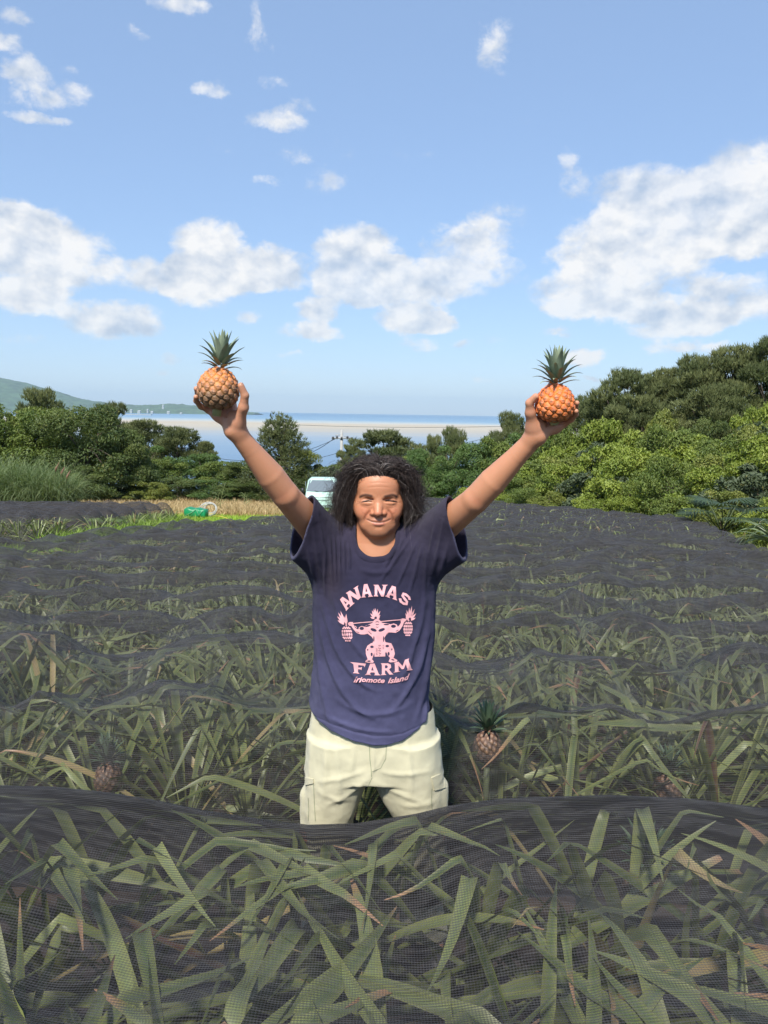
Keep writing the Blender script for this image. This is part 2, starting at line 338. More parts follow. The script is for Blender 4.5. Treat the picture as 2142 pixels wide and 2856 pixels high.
opq = mnode(nt, 'SUBTRACT', 1.0, mnode(nt, 'POWER', mnode(nt, 'SUBTRACT', 1.0, cov), mnode(nt, 'DIVIDE', 1.0, cosv)))
nc = nt.nodes.new('ShaderNodeMix'); nc.data_type = 'RGBA'; L.new(ridge, nc.inputs[0]); nc.inputs[6].default_value = (.052, .050, .052, 1); nc.inputs[7].default_value = (.078, .075, .075, 1)
L.new(nc.outputs[2], b.inputs['Base Color']); b.inputs['Roughness'].default_value = .55; b.inputs['Specular IOR Level'].default_value = .08
bp = nt.nodes.new('ShaderNodeBump'); bp.inputs['Distance'].default_value = .012; bp.inputs['Strength'].default_value = .5; L.new(wr.outputs[0], bp.inputs['Height']); L.new(bp.outputs[0], b.inputs['Normal'])
tb = nt.nodes.new('ShaderNodeBsdfTransparent'); ms = nt.nodes.new('ShaderNodeMixShader'); L.new(opq, ms.inputs[0]); L.new(tb.outputs[0], ms.inputs[1]); L.new(b.outputs[0], ms.inputs[2]); L.new(ms.outputs[0], out.inputs[0])
net.use_transparent_shadow = True

def net_sheet(name, ys, L_, R_, nx, fn):
    U = np.linspace(0, 1, nx); Yg, Ug = np.meshgrid(ys, U, indexing='ij'); Xg = L_(Yg)+(R_(Yg)-L_(Yg))*Ug
    Z = fn(Xg, Yg); return link(name, mesh_np(np.stack([Xg, Yg, Z], -1).reshape(-1, 3), gridF(len(ys), nx)[:, ::-1]), net)
ysf = np.concatenate([np.arange(2.62, 6, .035), np.arange(6, 12, .06), np.arange(12, 32.4, .11)])
tag(net_sheet('shade_net', ysf, Lx, Rx, 420, net_field), 'huge black shade net over the rows behind the man, reaching the far edge', 'shade net')
tag(net_sheet('shade_net', np.arange(.25, 2.33, .018), lambda y: -1.5+0*y, lambda y: 1.6+0*y, 260, net_front), 'black shade net over the nearest row, hiding the knees of the man', 'shade net')
def L2(y): return np.interp(y, [16, 24], [-7.35, -6.4])
def net_left(x, y):
    c = .50 + .15*np.cos((y-16.7)/PIT*2*math.pi) + tent(x+31, y)*1.1
    e = np.minimum(sstep(0, .5, L2(y)-x), sstep(15.95, 16.5, y))*sstep(0, .6, 24.6-y)
    return gz(x, y) + .1 + (c-.1)*e
tag(net_sheet('shade_net', np.arange(16.0, 24.7, .09), lambda y: -15+0*y, L2, 120, net_left), 'smaller black net over the separate left bed beyond the bright grass', 'shade net')

leafm = mat('pineapple_leaf', (1, 1, 1), .42, attr=True, noise_amt=.22, nscale=9, trans=.12, spec=.45)
def gen_leaves(base, az_, th0, Ln, W, curv, S, ceil=None, seed=0, snap=.07, floor=None, pal=0):
    g = np.random.default_rng(seed); n = len(az_)
    p = np.array(base, float); th = np.array(th0, float); a = np.array(az_, float)
    ds = Ln/S; C0 = np.zeros((S+1, n, 3)); T = np.zeros((S+1, n)); A = np.zeros((S+1, n))
    ks = np.where(g.random(n) < snap, g.integers(int(S*.35), S, n), 99); wob = g.normal(0, .10, n)
    for s in range(S+1):
        C0[s] = p; T[s] = th; A[s] = a
        th = th - curv*(.4+1.4*s/S)/S; th = np.where(ks == s, th - g.uniform(.9, 1.9, n), th); a = a + wob/S*3
        d = np.stack([np.cos(th)*np.cos(a), np.cos(th)*np.sin(a), np.sin(th)], 1)
        q = p + d*ds[:, None]
        if ceil is not None:
            zc = ceil(q[:, 0], q[:, 1]); hit = q[:, 2] > zc; q[:, 2] = np.where(hit, zc, q[:, 2]); th = np.where(hit, np.minimum(th, .12), th)
        if floor is not None: q[:, 2] = np.maximum(q[:, 2], floor)
        p = q
    t = np.linspace(0, 1, S+1)[:, None]
    w = W[None, :]*np.clip(.75+.9*t-.2, 0, 1)*np.clip((1-t)*3.2, .03, 1)**.8
    d = np.stack([np.cos(T)*np.cos(A), np.cos(T)*np.sin(A), np.sin(T)], -1)
    side = np.stack([-np.sin(A), np.cos(A), 0*A], -1)
    tw = g.normal(0, .35, n)[None, :] + g.normal(0, .6, n)[None, :]*t
    nrm = np.cross(side, d); nrm *= np.sign(nrm[..., 2:3]+1e-6)
    side = side*np.cos(tw)[..., None] + nrm*np.sin(tw)[..., None]
    V = np.zeros((S+1, n, 3, 3))
    V[:, :, 0] = C0 - side*w[..., None]/2; V[:, :, 2] = C0 + side*w[..., None]/2; V[:, :, 1] = C0 - nrm*(w*.16)[..., None]
    hue = g.random(n)
    if pal == 0:
        bc = np.array([.062, .100, .034])*(1-hue[:, None]) + np.array([.20, .24, .10])*hue[:, None]
    else: bc = np.array([.055, .10, .06])*(1-hue[:, None]) + np.array([.10, .16, .09])*hue[:, None]
    dead = g.random(n) < .035; bc[dead] = np.where(g.random((dead.sum(), 1)) < .25, np.array([.12, .05, .045]), np.array([.36, .27, .14]))
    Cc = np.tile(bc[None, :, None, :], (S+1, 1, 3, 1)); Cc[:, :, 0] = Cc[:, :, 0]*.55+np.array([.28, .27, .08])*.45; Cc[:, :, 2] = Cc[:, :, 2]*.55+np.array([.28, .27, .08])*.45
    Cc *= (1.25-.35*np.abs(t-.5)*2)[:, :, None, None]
    tip = (g.random(n) < .28)[None, :] & (t > g.uniform(.86, .97, n)[None, :]); Cc[tip] = np.array([.38, .22, .12])
    k = ks[None, :] == np.arange(S+1)[:, None]; Cc[k & (g.random(n) < .4)[None, :]] = np.array([.42, .26, .16])
    idx = np.arange((S+1)*n*3).reshape(S+1, n, 3)
    F = np.concatenate([np.stack([idx[:-1, :, c], idx[:-1, :, c+1], idx[1:, :, c+1], idx[1:, :, c]], -1).reshape(-1, 4) for c in (0, 1)])
    return V.reshape(-1, 3), F, Cc.reshape(-1, 3)
def plant_leaves(n, seed, base=(0, 0, 0), ceil=None, S=12, scale=1.0, wk=1.0):
    g = np.random.default_rng(seed); k = np.arange(n)
    az_ = k*2.39996 + g.normal(0, .25, n); u = (k+.5)/n
    th0 = .35 + 1.05*u + g.normal(0, .10, n); Ln = (.62+.32*np.sin(u*2.6)+g.normal(0, .07, n))*scale
    Ln = np.minimum(Ln, .80/np.maximum(np.sin(th0), .2)*g.uniform(.8, 1.05, n))
    W = g.uniform(.023, .038, n)*wk*scale; curv = g.uniform(.0, .9, n)*(1.3-u*.6)
    b0 = np.tile(base, (n, 1)) + np.stack([.03*np.cos(az_), .03*np.sin(az_), .05+.16*u], 1)
    return gen_leaves(b0, az_, th0, Ln, W, curv, S, ceil, seed+1, floor=None)

# fruit mesh shared by every pineapple; colours differ
def fruit_mesh(seed, h, w, top, bot, seam, ne=118, bump=.0042, split=.5, soft=.35, nu=190, nv=150, taper=.12):
    g = np.random.default_rng(seed); i = np.arange(ne); ga = 2.39996
    zc = 1-2*(i+.5)/ne; E = np.stack([np.cos(i*ga)*np.sqrt(1-zc*zc), np.sin(i*ga)*np.sqrt(1-zc*zc), zc], 1); E += g.normal(0, .012, E.shape); E /= np.linalg.norm(E, axis=1)[:, None]
    u = np.linspace(0, 2*math.pi, nu, endpoint=False); v = np.linspace(0, math.pi, nv)
    Vv, Uu = np.meshgrid(v, u, indexing='ij'); Nn = np.stack([np.sin(Vv)*np.cos(Uu), np.sin(Vv)*np.sin(Uu), np.cos(Vv)], -1).reshape(-1, 3)
    dts = np.clip(Nn @ E.T, -1, 1); order = np.argpartition(-dts, 2, axis=1)[:, :3]; dd = np.arccos(np.take_along_axis(dts, order, 1)); so = np.argsort(dd, 1); dd = np.take_along_axis(dd, so, 1); order = np.take_along_axis(order, so, 1)
    gap = dd[:, 1]-dd[:, 0]; cell = 1-np.exp(-gap/.085); r0_ = math.sqrt(4/ne)
    dx = Nn - E[order[:, 0]]; down = dx[:, 2]/r0_; rr = dd[:, 0]/r0_
    spike = np.exp(-((rr-.0)/.16)**2)*.8
    lip = np.exp(-((rr-.45)/.13)**2)*(down < .1)*.0 + np.exp(-(np.abs(down+.10)/.10)**2)*(rr < .55)*.35
    hgt = cell*(1.1-.10*rr*rr) + spike*.16 + lip*.8
    zz = Nn[:, 2]; sq = np.sign(zz)*np.abs(zz)**.92
    rad = (1 - taper*zz)*(1+.05*(1-zz*zz))
    V = np.stack([Nn[:, 0]*w/2*rad, Nn[:, 1]*w/2*rad, sq*h/2], 1) + Nn*(bump*(hgt-1))[:, None]
    f = np.clip((zz-(split-soft))/(2*soft) + .25*g.normal(0, 1, ne)[order[:, 0]]*.5 + .15*Nn[:, 0]*-1, 0, 1)[:, None]
    top, bot, seam = map(np.array, (top, bot, seam))
    body = bot*(1-f)+top*f
    jit = (1+.16*g.normal(0, 1, (ne, 1)))[order[:, 0]]
    pale = np.clip(np.exp(-(rr/.40)**2), 0, 1)[:, None]*(.55+.45*g.random((ne, 1))[order[:, 0]])
    C = body*jit; C = C*(1-.48*pale) + np.array([.46, .30, .20])*.48*pale*(.6+.5*f)
    wl = (np.exp(-((rr-.55)/.09)**2)*(down < 0))[:, None]; C = C*(1-.3*wl)+np.array([.62, .45, .28])*.3*wl
    C = C*(1-.75*spike[:, None]) + np.array([.10, .06, .04])*.75*spike[:, None]
    sm_ = np.exp(-gap/.030)[:, None]; C = C*(1-sm_) + (seam*(1-f)+seam*f*np.array([3.4, 2.6, .9]))*sm_
    idx = np.arange(nv*nu).reshape(nv, nu); nxt = np.roll(idx, -1, 1)
    F = np.stack([idx[:-1], idx[1:], nxt[1:], nxt[:-1]], -1).reshape(-1, 4)
    # dry bract tips standing off the eyes
    bv = []; bf = []; bc = []; n0 = len(V)
    for j in range(ne):
        e = E[j]
        if abs(e[2]) > .97: continue
        ra = (1-taper*e[2])*(1+.05*(1-e[2]**2)); p = np.array([e[0]*w/2*ra, e[1]*w/2*ra, np.sign(e[2])*abs(e[2])**.92*h/2]); tz = np.array([0, 0, 1.])-e*e[2]; tz /= np.linalg.norm(tz); sd_ = np.cross(e, tz)
        s_ = h*.034; o = n0+len(bv); lift = g.uniform(.2, .9)
        bv += [p-tz*s_*1.0-sd_*s_*.8+e*.0005, p-tz*s_*1.0+sd_*s_*.8+e*.0005, p+tz*s_*.9+sd_*s_*.1+e*s_*.5*lift, p-tz*s_*.3+e*s_*.35]
        bf += [(o, o+1, o+3), (o+1, o+2, o+3), (o+2, o, o+3)]; bc += [(.34, .20, .12)]*2+[(.50, .36, .24)]+[(.30, .15, .08)]
    V = np.concatenate([V, bv]); C = np.concatenate([C, bc])
    return mesh_np(V, [F, np.array(bf)], True, np.clip(C, 0.005, 1))
def crown_mesh(seed, n=44, Lm=.085, base_r=.012, w=.017, ht=.03, pal=((.055, .10, .06), (.10, .15, .095)), S=8, spread=1.0):
    g = np.random.default_rng(seed); k = np.arange(n); u = (k+.5)/n
    az_ = k*2.39996+g.normal(0, .12, n); th0 = .02+1.22*u; Ln = Lm*(.42+.62*np.sin(.45+u*1.9))*g.uniform(.9, 1.1, n)
    curv = (.05 + .75*(1-u))*g.uniform(.6, 1.2, n)*spread
    p = np.stack([base_r*(1-u*.6)*np.cos(az_), base_r*(1-u*.6)*np.sin(az_), ht*u], 1); th = th0+.35; V = np.zeros((S+1, n, 3, 3)); C = np.zeros((S+1, n, 3, 3))
    W = w*g.uniform(.8, 1.1, n)*(.62+.5*np.sin(u*2.6))
    for s in range(S+1):
        t = s/S; d = np.stack([np.cos(th)*np.cos(az_), np.cos(th)*np.sin(az_), np.sin(th)], 1); side = np.stack([-np.sin(az_), np.cos(az_), 0*az_], 1); nr = np.cross(side, d)
        ww = W*min(1, .75+t)*(1-t**1.6)**.75+.0004
        V[s, :, 0] = p-side*ww[:, None]/2; V[s, :, 2] = p+side*ww[:, None]/2; V[s, :, 1] = p+nr*(ww*.22)[:, None]*np.where(nr[:, 2:3] > 0, -1, 1)
        hu = g.random(n)[:, None]*.3+.7*(k % 3/2)[:, None]; C[s] = (np.array(pal[0])*(1-hu)+np.array(pal[1])*hu)[:, None, :]*(.8+.45*t)
        C[s, :, 0] *= 1.2; C[s, :, 2] *= 1.2
        p = p + d*(Ln/S)[:, None]; th = th - curv*(.3+1.5*t)*1.3/S
    idx = np.arange((S+1)*n*3).reshape(S+1, n, 3)
    F = np.concatenate([np.stack([idx[:-1, :, c], idx[:-1, :, c+1], idx[1:, :, c+1], idx[1:, :, c]], -1).reshape(-1, 4) for c in (0, 1)])
    return mesh_np(V.reshape(-1, 3), F, True, C.reshape(-1, 3))
fruitm = mat('pineapple_skin', (1, 1, 1), .42, attr=True, noise_amt=.18, nscale=160, bump=.25, bscale=500, spec=.5)
crownm = mat('pineapple_crown', (1, 1, 1), .5, attr=True, noise_amt=.12, nscale=60, spec=.4)
field_fruit = fruit_mesh(5, .14, .11, (.15, .075, .050), (.09, .055, .038), (.02, .015, .01), nu=90, nv=80, ne=100)
field_fruit.name = 'fruit'; field_fruit.materials.append(fruitm)
field_crown = crown_mesh(9, n=34, Lm=.10, w=.022, ht=.04, pal=((.05, .09, .05), (.10, .14, .08))); field_crown.name = 'crown'; field_crown.materials.append(crownm)

GRP = 'pineapple plants under the black net'
variants = []
for v_ in range(9):
    V, F, C = plant_leaves(36, 100+v_, ceil=lambda x, y: .70+.06*np.sin(x*9+y*7)); me = mesh_np(V, F, True, C); me.name = 'pineapple_plant'; me.materials.append(leafm); variants.append(me)
fruited = [(1360, 2080, 2.95), (300, 2105, 3.0), (1475, 2190, 3.0), (2040, 1795, 4.85), (1800, 2408, 2.0), (2039, 2705, 1.35), (1860, 2200, 3.0), (1530, 1620, 6.6)]
fr = []
for (a, b_, Y_) in fruited:
    p = at(a, b_, Y_); nz_ = float(net_front(p.x, min(p.y, 1.95)) if Y_ < 2.3 else net_field(p.x, p.y)); fr.append([p.x, p.y, (min(p.z, nz_-.27) if abs(a-1360) > 5 else p.z), False])
def ordinal(n): return ['first', 'second', 'third', 'fourth', 'fifth', 'sixth', 'seventh', 'eighth', 'ninth', 'tenth', 'eleventh', 'twelfth', 'thirteenth', 'fourteenth', 'fifteenth', 'sixteenth', 'seventeenth', 'eighteenth', 'nineteenth', 'twentieth'][n] if n < 20 else None
def rowname(k):
    if k == -1: return 'row along the bottom edge'
    if k == 0: return 'row in front of the man'
    return '%s row behind the man' % ordinal(k-1)
count = 0; stuffV = []; stuffF = []; stuffC = []; off = 0; sid = 0
g = np.random.default_rng(11)
cands = []
for k in range(-1, 34):
    y0 = ROW0 + PIT*k
    if y0 > 32: break
    if k < 1: xs = np.arange(-1.35-.12*k, 1.5, .31 if k < 0 else .235)
    else:
        half = .53*y0+.5; lo = max(-half, Lx(y0)+.25); hi = min(half, Rx(y0)-.25); xs = np.arange(lo + g.uniform(0, .2), hi, .34)
    xs = xs+g.normal(0, .05, len(xs)); row = []
    for x in xs:
        y = y0+g.normal(0, .06)
        if k == 1: y = max(y, 3.05)+.05
        row.append((x, y))
    cands.append((k, row))
for k, row in cands:
    if count+len(row) > 300:
        for (x, y) in row:
            for dx, dy in ((0, 0),):
                n = 20 if y > 16 else 25; S = 6 if y > 16 else 8; sid += 1
                V, F, C = plant_leaves(n, 5000+sid, (0, 0, 0), ceil=lambda xx, yy, X0=x, Y0=y: net_field(xx+X0, yy+Y0)-G(X0, Y0)+.004+.05*np.sin(xx*31+Y0*17), S=S, scale=.95)
                stuffV.append(V + np.array([x, y, G(x, y)])); stuffF.append(F+off); stuffC.append(C*1.0); off += len(V)
        continue
    for j, (x, y) in enumerate(row):
        gzv = G(x, y); near = k <= 2
        if near:
            fn = (lambda xx, yy, X0=x, Y0=y, g0=gzv: net_front(xx+X0, np.minimum(yy+Y0, 2.1))-g0-.018) if k < 1 else (lambda xx, yy, X0=x, Y0=y, g0=gzv: net_field(xx+X0, np.maximum(yy+Y0, 2.7))-g0-.018)
            V, F, C = plant_leaves(36 if k > 0 else 33, 700+count, ceil=fn, S=18, scale=1.12 if k < 1 else 1.0, wk=(1.25 if k < 0 else 1.1) if k < 1 else 1.0)
            if k < 2:   # leaves leaning out into the path where the man stands are left off
                nl = len(V)//(19*3); Vr = V.reshape(19, nl, 3, 3); bad = (Vr[..., 1].min(axis=(0, 2))+y < 2.72) if k == 1 else (Vr[..., 1].max(axis=(0, 2))+y > 2.20); keepm = ~bad; idn = np.arange(19*nl*3).reshape(19, nl, 3)[:, keepm]
                V = Vr[:, keepm].reshape(-1, 3); C = C.reshape(19, nl, 3, 3)[:, keepm].reshape(-1, 3); nk = int(keepm.sum()); ii = np.arange(19*nk*3).reshape(19, nk, 3)
                F = np.concatenate([np.stack([ii[:-1, :, c], ii[:-1, :, c+1], ii[1:, :, c+1], ii[1:, :, c]], -1).reshape(-1, 4) for c in (0, 1)])
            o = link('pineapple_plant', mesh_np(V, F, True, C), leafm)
            # leaves stay clear of the standing man: swing the base of those plants aside
        else:
            o = bpy.data.objects.new('pineapple_plant', variants[(k*7+j*5) % 9]); COL.objects.link(o); o.rotation_euler = (0, 0, g.uniform(0, 6.28)); sc_ = g.uniform(.80, .96); a8 = np.arange(12)*.5236; nb_ = net_field(x+.38*np.cos(a8), y+.38*np.sin(a8))-gz(x+.38*np.cos(a8), y+.38*np.sin(a8)); o.scale = (sc_, sc_, min(1, (float(np.percentile(nb_, 25))+.02)/.74))
        o.location = (x, y, gzv)
        nm = ordinal(j)
        lab = 'pineapple plant under the net, %s, %s from the left' % (rowname(k), nm) if nm else 'pineapple plant under the net, %s, %s from the right' % (rowname(k), ordinal(len(row)-1-j))
        best = None
        for f in fr:
            if not f[3] and abs(f[0]-x) < .2 and abs(f[1]-y) < .5: best = f; break
        if best:
            best[3] = True; lab = 'fruiting '+lab
            fo = bpy.data.objects.new('fruit', field_fruit); COL.objects.link(fo); fo.parent = o
            inv = Vector((best[0]-x, best[1]-y, best[2]-gzv)); s_ = 1/o.scale.x; inv = Matrix.Rotation(-o.rotation_euler.z, 4, 'Z') @ inv; inv = Vector((inv.x*s_, inv.y*s_, inv.z/o.scale.z))
            fo.location = inv; co_ = bpy.data.objects.new('crown', field_crown); COL.objects.link(co_); co_.parent = fo; co_.location = (0, 0, .060)
            st_ = MB(); st_.tube([(0, 0, -.34), (0, 0, -.05)], .013, 7, c3=(.10, .12, .06)); so_ = st_.build('stem', crownm, fo, col=True); 
        tag(o, lab, 'plant', GRP); count += 1
print('individual plants', count, 'stuff leaves verts', off)
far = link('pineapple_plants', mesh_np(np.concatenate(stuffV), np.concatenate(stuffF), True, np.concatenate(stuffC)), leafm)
tag(far, 'mass of small pineapple plants under the net in the distant half of the field', 'plants', kind='stuff')
# the bed on the left
k = 0
for r_ in range(6):
    y0 = 16.35+r_*PIT
    xs = np.arange(-12.6, float(L2(y0))-.2, .42)+g.normal(0, .07, len(np.arange(-12.6, float(L2(y0))-.2, .42)))
    if r_ > 1: break
    for j, x in enumerate(xs):
        if x < -.53*y0-1.0: continue
        y = y0+g.normal(0, .07); o = bpy.data.objects.new('pineapple_plant', variants[(j*4+r_) % 9]); COL.objects.link(o); o.rotation_euler = (0, 0, g.uniform(0, 6.28)); o.scale = (.85,)*3; o.location = (x, y, G(x, y)-.08)
        k += 1
        tag(o, 'pineapple plant in the %s row of the left bed, %s from its right end' % (('front', 'second')[r_], ordinal(len(xs)-1-j)), 'plant', 'pineapple plants of the left bed')

for j, y in enumerate(np.arange(17.2, 24.3, 1.2)):
    x = float(L2(y))-.05+g.normal(0, .08); o = bpy.data.objects.new('pineapple_plant', variants[(j*2) % 9]); COL.objects.link(o); o.rotation_euler = (0, 0, g.uniform(0, 6.28)); o.scale = (.8, .8, .75); o.location = (x, y, G(x, y)-.05)
    tag(o, 'pineapple plant along the grass side of the left bed, %s from the near corner' % ordinal(j), 'plant', 'pineapple plants of the left bed')

# ------------------------------------------------------------------ vegetation
PALS = {'mid': ((.075, .12, .025), (.19, .235, .05)), 'dark': ((.050, .085, .026), (.14, .175, .045)), 'bright': ((.12, .175, .025), (.28, .33, .055)),
        'yellow': ((.11, .15, .028), (.24, .26, .06)), 'feather': ((.07, .13, .035), (.14, .21, .06)), 'pine': ((.065, .090, .034), (.175, .19, .07)), 'grey': ((.06, .085, .04), (.11, .14, .075))}
def leaf_quads(P_, Nn, size, g, asp=.5):
    n = len(P_); ref = g.normal(0, 1, (n, 3)); T = np.cross(Nn, ref); T /= np.linalg.norm(T, axis=1)[:, None]+1e-9; B = np.cross(Nn, T)
    T[:, 2] -= .35; s = (size*g.uniform(.6, 1.35, n))[:, None]
    V = np.stack([P_-T*s*.5, P_+B*s*asp*.5+Nn*s*.05, P_+T*s*.5-Nn*s*.12, P_-B*s*asp*.5+Nn*s*.05], 1).reshape(-1, 3)
    return V, np.arange(4*n).reshape(n, 4)
def foliage(seed, blobs, nleaf, size, pal, asp=.5, inner=.12):
    """blobs: list (centre, radius xyz, tint 0..1)"""
    g = np.random.default_rng(seed); c0, c1 = map(np.array, PALS[pal]); area = np.array([b[1][0]*b[1][1]+b[1][0]*b[1][2] for b in blobs]); cnt = (nleaf*area/area.sum()).astype(int)
    Ps, Ns, Cs = [], [], []
    for (c, r_, ti), n in zip(blobs, cnt):
        d = g.normal(0, 1, (n, 3)); d /= np.linalg.norm(d, axis=1)[:, None]; d[:, 2] = np.where((d[:, 2] < -.3) & (g.random(n) < .6), -d[:, 2], d[:, 2])
        rr = np.where(g.random(n) < inner, g.uniform(.3, .8, n), 1+g.normal(0, .10, n)); rr *= 1+.16*np.sin(d[:, 0]*5+seed+d[:, 2]*4)*np.sin(d[:, 1]*5+seed*2)
        P_ = np.array(c)+d*np.array(r_)*rr[:, None]; N_ = d*.6+g.normal(0, .55, (n, 3))+np.array([0, 0, .45]); N_ /= np.linalg.norm(N_, axis=1)[:, None]
        h = np.clip(ti*.55+g.random(n)*.5, 0, 1)[:, None]; C = c0*(1-h)+c1*h; yl = g.random(n) < .025; C[yl] = C[yl]*.5+np.array([.24, .20, .05])*.5
        Ps.append(P_); Ns.append(N_); Cs.append(C)
    P_ = np.concatenate(Ps); V, F = leaf_quads(P_, np.concatenate(Ns), size, g, asp); C = np.repeat(np.concatenate(Cs), 4, 0)
    me = mesh_np(V, F, False, C); me.name = 'crown'; me.materials.append(foliage_m); return me
foliage_m = mat('foliage', (1, 1, 1), .5, attr=True, trans=.22, spec=.35)
needle_m = mat('pine_needles', (1, 1, 1), .6, attr=True, trans=.06, spec=.25)
barkm = mat('bark', (.10, .075, .055), .9, noise_amt=.4, nscale=12, bump=1, bscale=30)
def limbs(seed, H, tips, r=.12):
    g = random.Random(seed); m = MB(); top = Vector((g.uniform(-.2, .2), g.uniform(-.2, .2), H*.62)); mid = Vector((g.uniform(-.25, .25), g.uniform(-.2, .2), H*.33))
    m.tube([(0, 0, -.4), mid*.5, mid, top], [r*1.2, r, r*.75, r*.4], 8)
    for t in tips:
        t = Vector(t); a = mid.lerp(top, g.uniform(0, 1)); m.tube([a, a.lerp(t, .5)+Vector((0, 0, .15)), t], [r*.42, r*.28, r*.10], 5)
    me = m.mesh(); me.name = 'trunk'; me.materials.append(barkm); return me
def broad(seed, H=5., W=5., nb=34, nleaf=15000, size=.16, pal='mid', low=.15, asp=.5):
    g = np.random.default_rng(seed); bl = []; tips = []
    for i in range(nb):
        u = g.uniform(low, .97); a = g.uniform(0, 2*math.pi); rad = math.sqrt(max(.02, 1-((u-.42)/.60)**2))*g.uniform(.55, .98)
        c = (math.cos(a)*W/2*rad, math.sin(a)*W/2*rad, H*u-.25); s = g.uniform(.09, .19)*W*.5*1.5
        bl.append((c, (s, s, s*.72), g.random())); tips.append(c)
    bl.append(((0, 0, H*.42), (W*.25, W*.25, H*.26), .0))  # core takes the darkest tint, painting in some of the crown's inner shade
    return foliage(seed, bl, nleaf, size, pal, asp), limbs(seed, H, tips[:12], .10*H/5)
def pine(seed, H=6., W=4.5, npad=20, pal='pine', flat=.26, ntuft=3000, low=.30):
    g = np.random.default_rng(seed); c0, c1 = map(np.array, PALS[pal]); P_, tips, tn = [], [], []
    for i in range(npad):
        u = low+(1-low)*((i+.5)/npad); a = i*2.4+g.normal(0, .4); rad = (1-((u-low)/(1.05-low))**2.2)*g.uniform(.5, 1.0)
        c = np.array([math.cos(a)*W/2*rad, math.sin(a)*W/2*rad, H*u]); s = W*g.uniform(.14, .24); n = int(ntuft/npad*(s/(W*.19))**2)
        d = g.normal(0, 1, (n, 3)); d /= np.linalg.norm(d, axis=1)[:, None]; d *= (g.uniform(.35, 1, n)**.5)[:, None]; q = c+d*np.array([s, s, s*flat*1.6]); q[:, 2] += .10*np.sin(q[:, 0]*5+i)*s
        P_.append(q); tips.append(tuple(c-np.array([0, 0, .1]))); tn.append(np.full(n, g.random()))
    P_ = np.concatenate(P_); tn = np.concatenate(tn); n = len(P_); K = 9; g2 = g
    dirs = g2.normal(0, .55, (n, K, 3)); dirs[:, :, 2] += 1.0; out = P_-np.array([0, 0, H*.6]); out /= np.linalg.norm(out, axis=1)[:, None]; dirs += out[:, None]*.45; dirs /= np.linalg.norm(dirs, axis=2)[..., None]
    Ln = g2.uniform(.15, .34, (n, K, 1)); side = np.cross(dirs, g2.normal(0, 1, (n, K, 3))); side /= np.linalg.norm(side, axis=2)[..., None]
    b = P_[:, None, :]+0*dirs; V = np.stack([b-side*.017, b+side*.017, b+dirs*Ln+side*.006, b+dirs*Ln-side*.006], 2).reshape(-1, 3); F = np.arange(len(V)).reshape(-1, 4)
    h = np.clip(tn[:, None]*.5+g2.random((n, K))*.5, 0, 1)[..., None]; C = np.repeat((c0*(1-h)+c1*h).reshape(-1, 3), 4, 0)
    me = mesh_np(V, F, False, C); me.name = 'crown'; me.materials.append(needle_m)
    return me, limbs(seed, H, tips, .11*H/6)
LIB = {}
def lib(k, n, f):
    LIB[k] = [f(i) for i in range(n)]
lib('broad', 2, lambda i: broad(20+i, 5, 5.4, 52, 30000, .135, 'mid'))
lib('dark', 2, lambda i: broad(30+i, 5, 5.0, 46, 25000, .125, 'dark'))
lib('feather', 2, lambda i: broad(40+i, 5, 5.0, 30, 13000, .17, 'feather', asp=.35))
lib('bush', 4, lambda i: broad(50+i, 3, 3.9, 38, 17000, .11, 'bright', low=.0, asp=.7))
lib('yellow', 2, lambda i: broad(60+i, 3, 3.6, 32, 14000, .10, 'yellow', low=.0, asp=.6))
lib('grey', 2, lambda i: broad(66+i, 3, 3.8, 28, 9000, .16, 'grey', low=.0, asp=.6))
lib('midbush', 3, lambda i: broad(70+i, 3, 3.8, 36, 16000, .105, 'mid', low=.0, asp=.55))
lib('pine', 4, lambda i: pine(80+i, 6, 4.8, 17))
lib('upright', 1, lambda i: pine(90+i, 6, 4.0, 26, 'pine', .8, 2600, low=.08))
cntk = {}
def plant(kind, x, y, H, W, label, cat='tree', name=None, group=None, sink=0.0, rz=None, base_z=None):
    cr_, tr_ = LIB[kind][cntk.get(kind, 0) % len(LIB[kind])]; cntk[kind] = cntk.get(kind, 0)+1
    h0 = 6. if kind in ('pine', 'upright') else (5. if kind in ('broad', 'dark', 'feather') else 3.); w0 = {'pine': 4.8, 'upright': 3.6, 'broad': 5.4, 'dark': 5., 'feather': 5.}.get(kind, 3.8)
    z = G(x, y)-sink if base_z is None else base_z; t = empty(name or {'pine': 'pine_tree', 'upright': 'pine_tree'}.get(kind, 'tree' if cat == 'tree' else 'bush'), (x, y, z), rng.uniform(0, 6.28) if rz is None else rz); t.scale = (W/w0, W/w0, H/h0)
    for nm, me in (('crown', cr_), ('trunk', tr_)):
        o = bpy.data.objects.new(nm, me); COL.objects.link(o); o.parent = t
    tag(t, label, cat, group); return t
def plant_px(kind, px, ptop, wpx, Y, label, cat='tree', **k):
    p = at(px, ptop, Y); W = wpx*Y/FPX; z = G(p.x, Y); H = max(1.0, (p.z-z)/1.02)
    if kind in ('broad', 'dark', 'feather'): H /= 1.02
    return plant(kind, p.x, Y, H, W*1.04, label, cat, **k)
